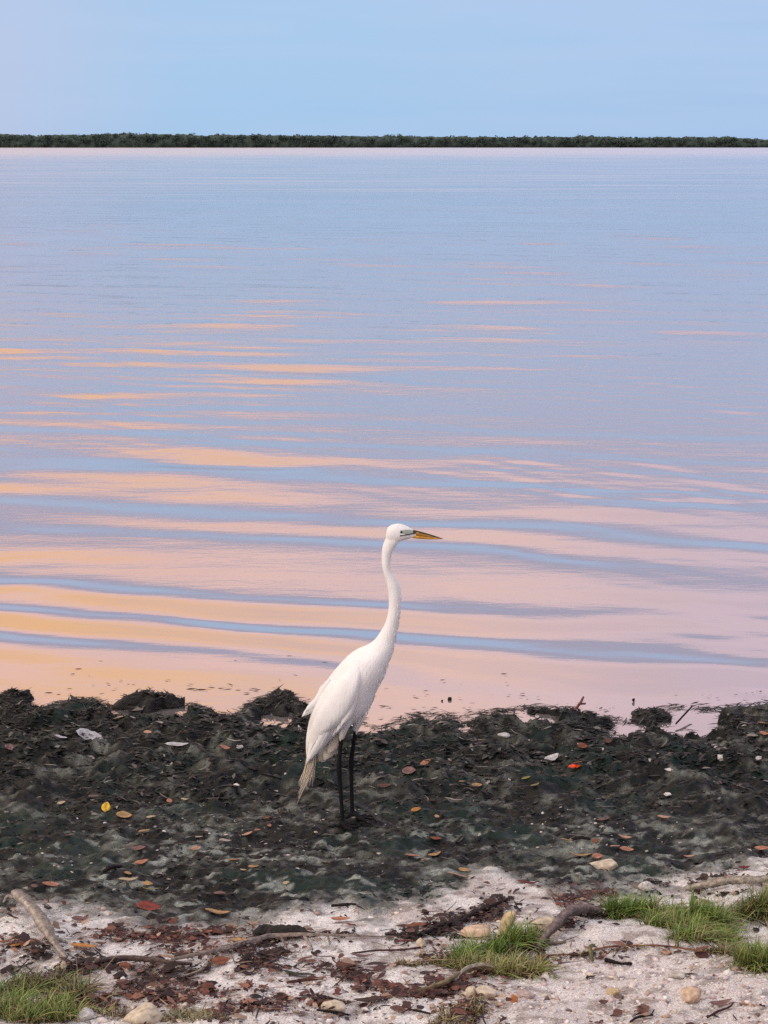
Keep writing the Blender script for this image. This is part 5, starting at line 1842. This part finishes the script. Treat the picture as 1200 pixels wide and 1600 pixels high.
tuft('vivid green grass tuft at the left end of the right patch', [(975, 1428, 26, 8), (1005, 1430, 20, 8), (955, 1428, 10, 5)], 34, 800, 260, GREEN[:3], spread=0.6, seed=11)
tuft('wide olive green grass mat in the middle of the right patch', [(1060, 1450, 50, 14), (1100, 1460, 44, 14), (1040, 1436, 34, 9), (1080, 1476, 36, 8), (1130, 1474, 20, 7)], 28, 1900, 900, OLIVE[:3] + GREEN + GREEN[:2], spread=0.85, seed=12)
tuft('tall bright green grass in the upper part of the right patch', [(1105, 1440, 26, 9), (1125, 1446, 18, 8), (1085, 1438, 16, 7)], 40, 800, 260, GREEN, spread=0.6, seed=13)
tuft('dark olive grass under the bleached log at the right edge', [(1175, 1432, 30, 10), (1205, 1430, 24, 10)], 36, 700, 420, [OLIVE[2], OLIVE[0], GREEN[2]], spread=0.75, seed=14)
tuft('bright green grass clump at the right edge', [(1185, 1518, 28, 9), (1165, 1508, 16, 6), (1205, 1520, 26, 10)], 38, 1000, 340, GREEN + [OLIVE[0]], spread=0.75, seed=15)
tuft('thin dry grass between the right mat and edge clump', [(1120, 1492, 26, 5), (1150, 1498, 16, 5)], 18, 160, 260, OLIVE, spread=0.9, seed=16)

# creeping runner over the sand
rp = [(835, 1498), (862, 1496), (885, 1494), (905, 1494), (930, 1488), (950, 1483), (975, 1481), (1000, 1480), (1025, 1481), (1050, 1483), (1075, 1486), (1110, 1492)]
x0, y0, z0, _ = hit(*rp[0])
runner = empty('grass_runner', (x0, y0, z0))
tag(runner, 'reddish creeping grass runner joining the middle and right patches', 'grass runner')
P = []
for a in rp:
    x, y, z, ppm = hit(*a)
    P.append((x - x0, y - y0, z + 0.004 - z0))
cm = catmull(P, 6)
link('stem', tube_mesh('stem', cm, np.full(len(cm), 0.0019), (0.20, 0.085, 0.05), 6, 0.1, np.random.default_rng(4), 0.4), M_wood, runner)
r_ = np.random.default_rng(77)
for i in range(30):
    q = cm[r_.integers(2, len(cm) - 2)]
    pts = np.array([(q[0] + x0 + r_.normal(0, .002), q[1] + y0 + r_.normal(0, .003)) for _ in range(2)])
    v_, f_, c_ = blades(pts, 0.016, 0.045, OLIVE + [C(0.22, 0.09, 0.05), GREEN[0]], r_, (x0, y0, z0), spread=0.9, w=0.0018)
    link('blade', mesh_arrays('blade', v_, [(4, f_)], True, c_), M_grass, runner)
stick('leaf_stalk', 'curled olive green stalk bent over the grass runner', [(926, 1505, 5, .004), (922, 1497, 7, .02), (928, 1490, 5, .016)], (0.14, 0.14, 0.07), 'stalk')

# dead tree standing above the far wood
x = (895 - 600) / F_PX * (FAR + 14)
dt = empty('dead_tree', (x, FAR + 10, 0.3))
tag(dt, 'bare dead tree top poking above the far mangroves', 'tree')
me = tube_mesh('trunk', [(0, 0, 0), (0.1, 0, 2.5), (0.05, 0, 5.0), (0.1, 0, 6.3)], [0.35, 0.3, 0.24, 0.14], (0.05, 0.045, 0.04), 7, 0.1, np.random.default_rng(2))
link('trunk', me, M_wood, dt)
for s_ in (-1, 1):
    me = tube_mesh('limb', [(0.05, 0, 3.9), (s_ * 0.4, 0.1, 4.7), (s_ * 0.55, 0.2, 5.4)], [0.14, 0.1, 0.05], (0.05, 0.045, 0.04), 6, 0.1, np.random.default_rng(3))
    link('limb', me, M_wood, dt)
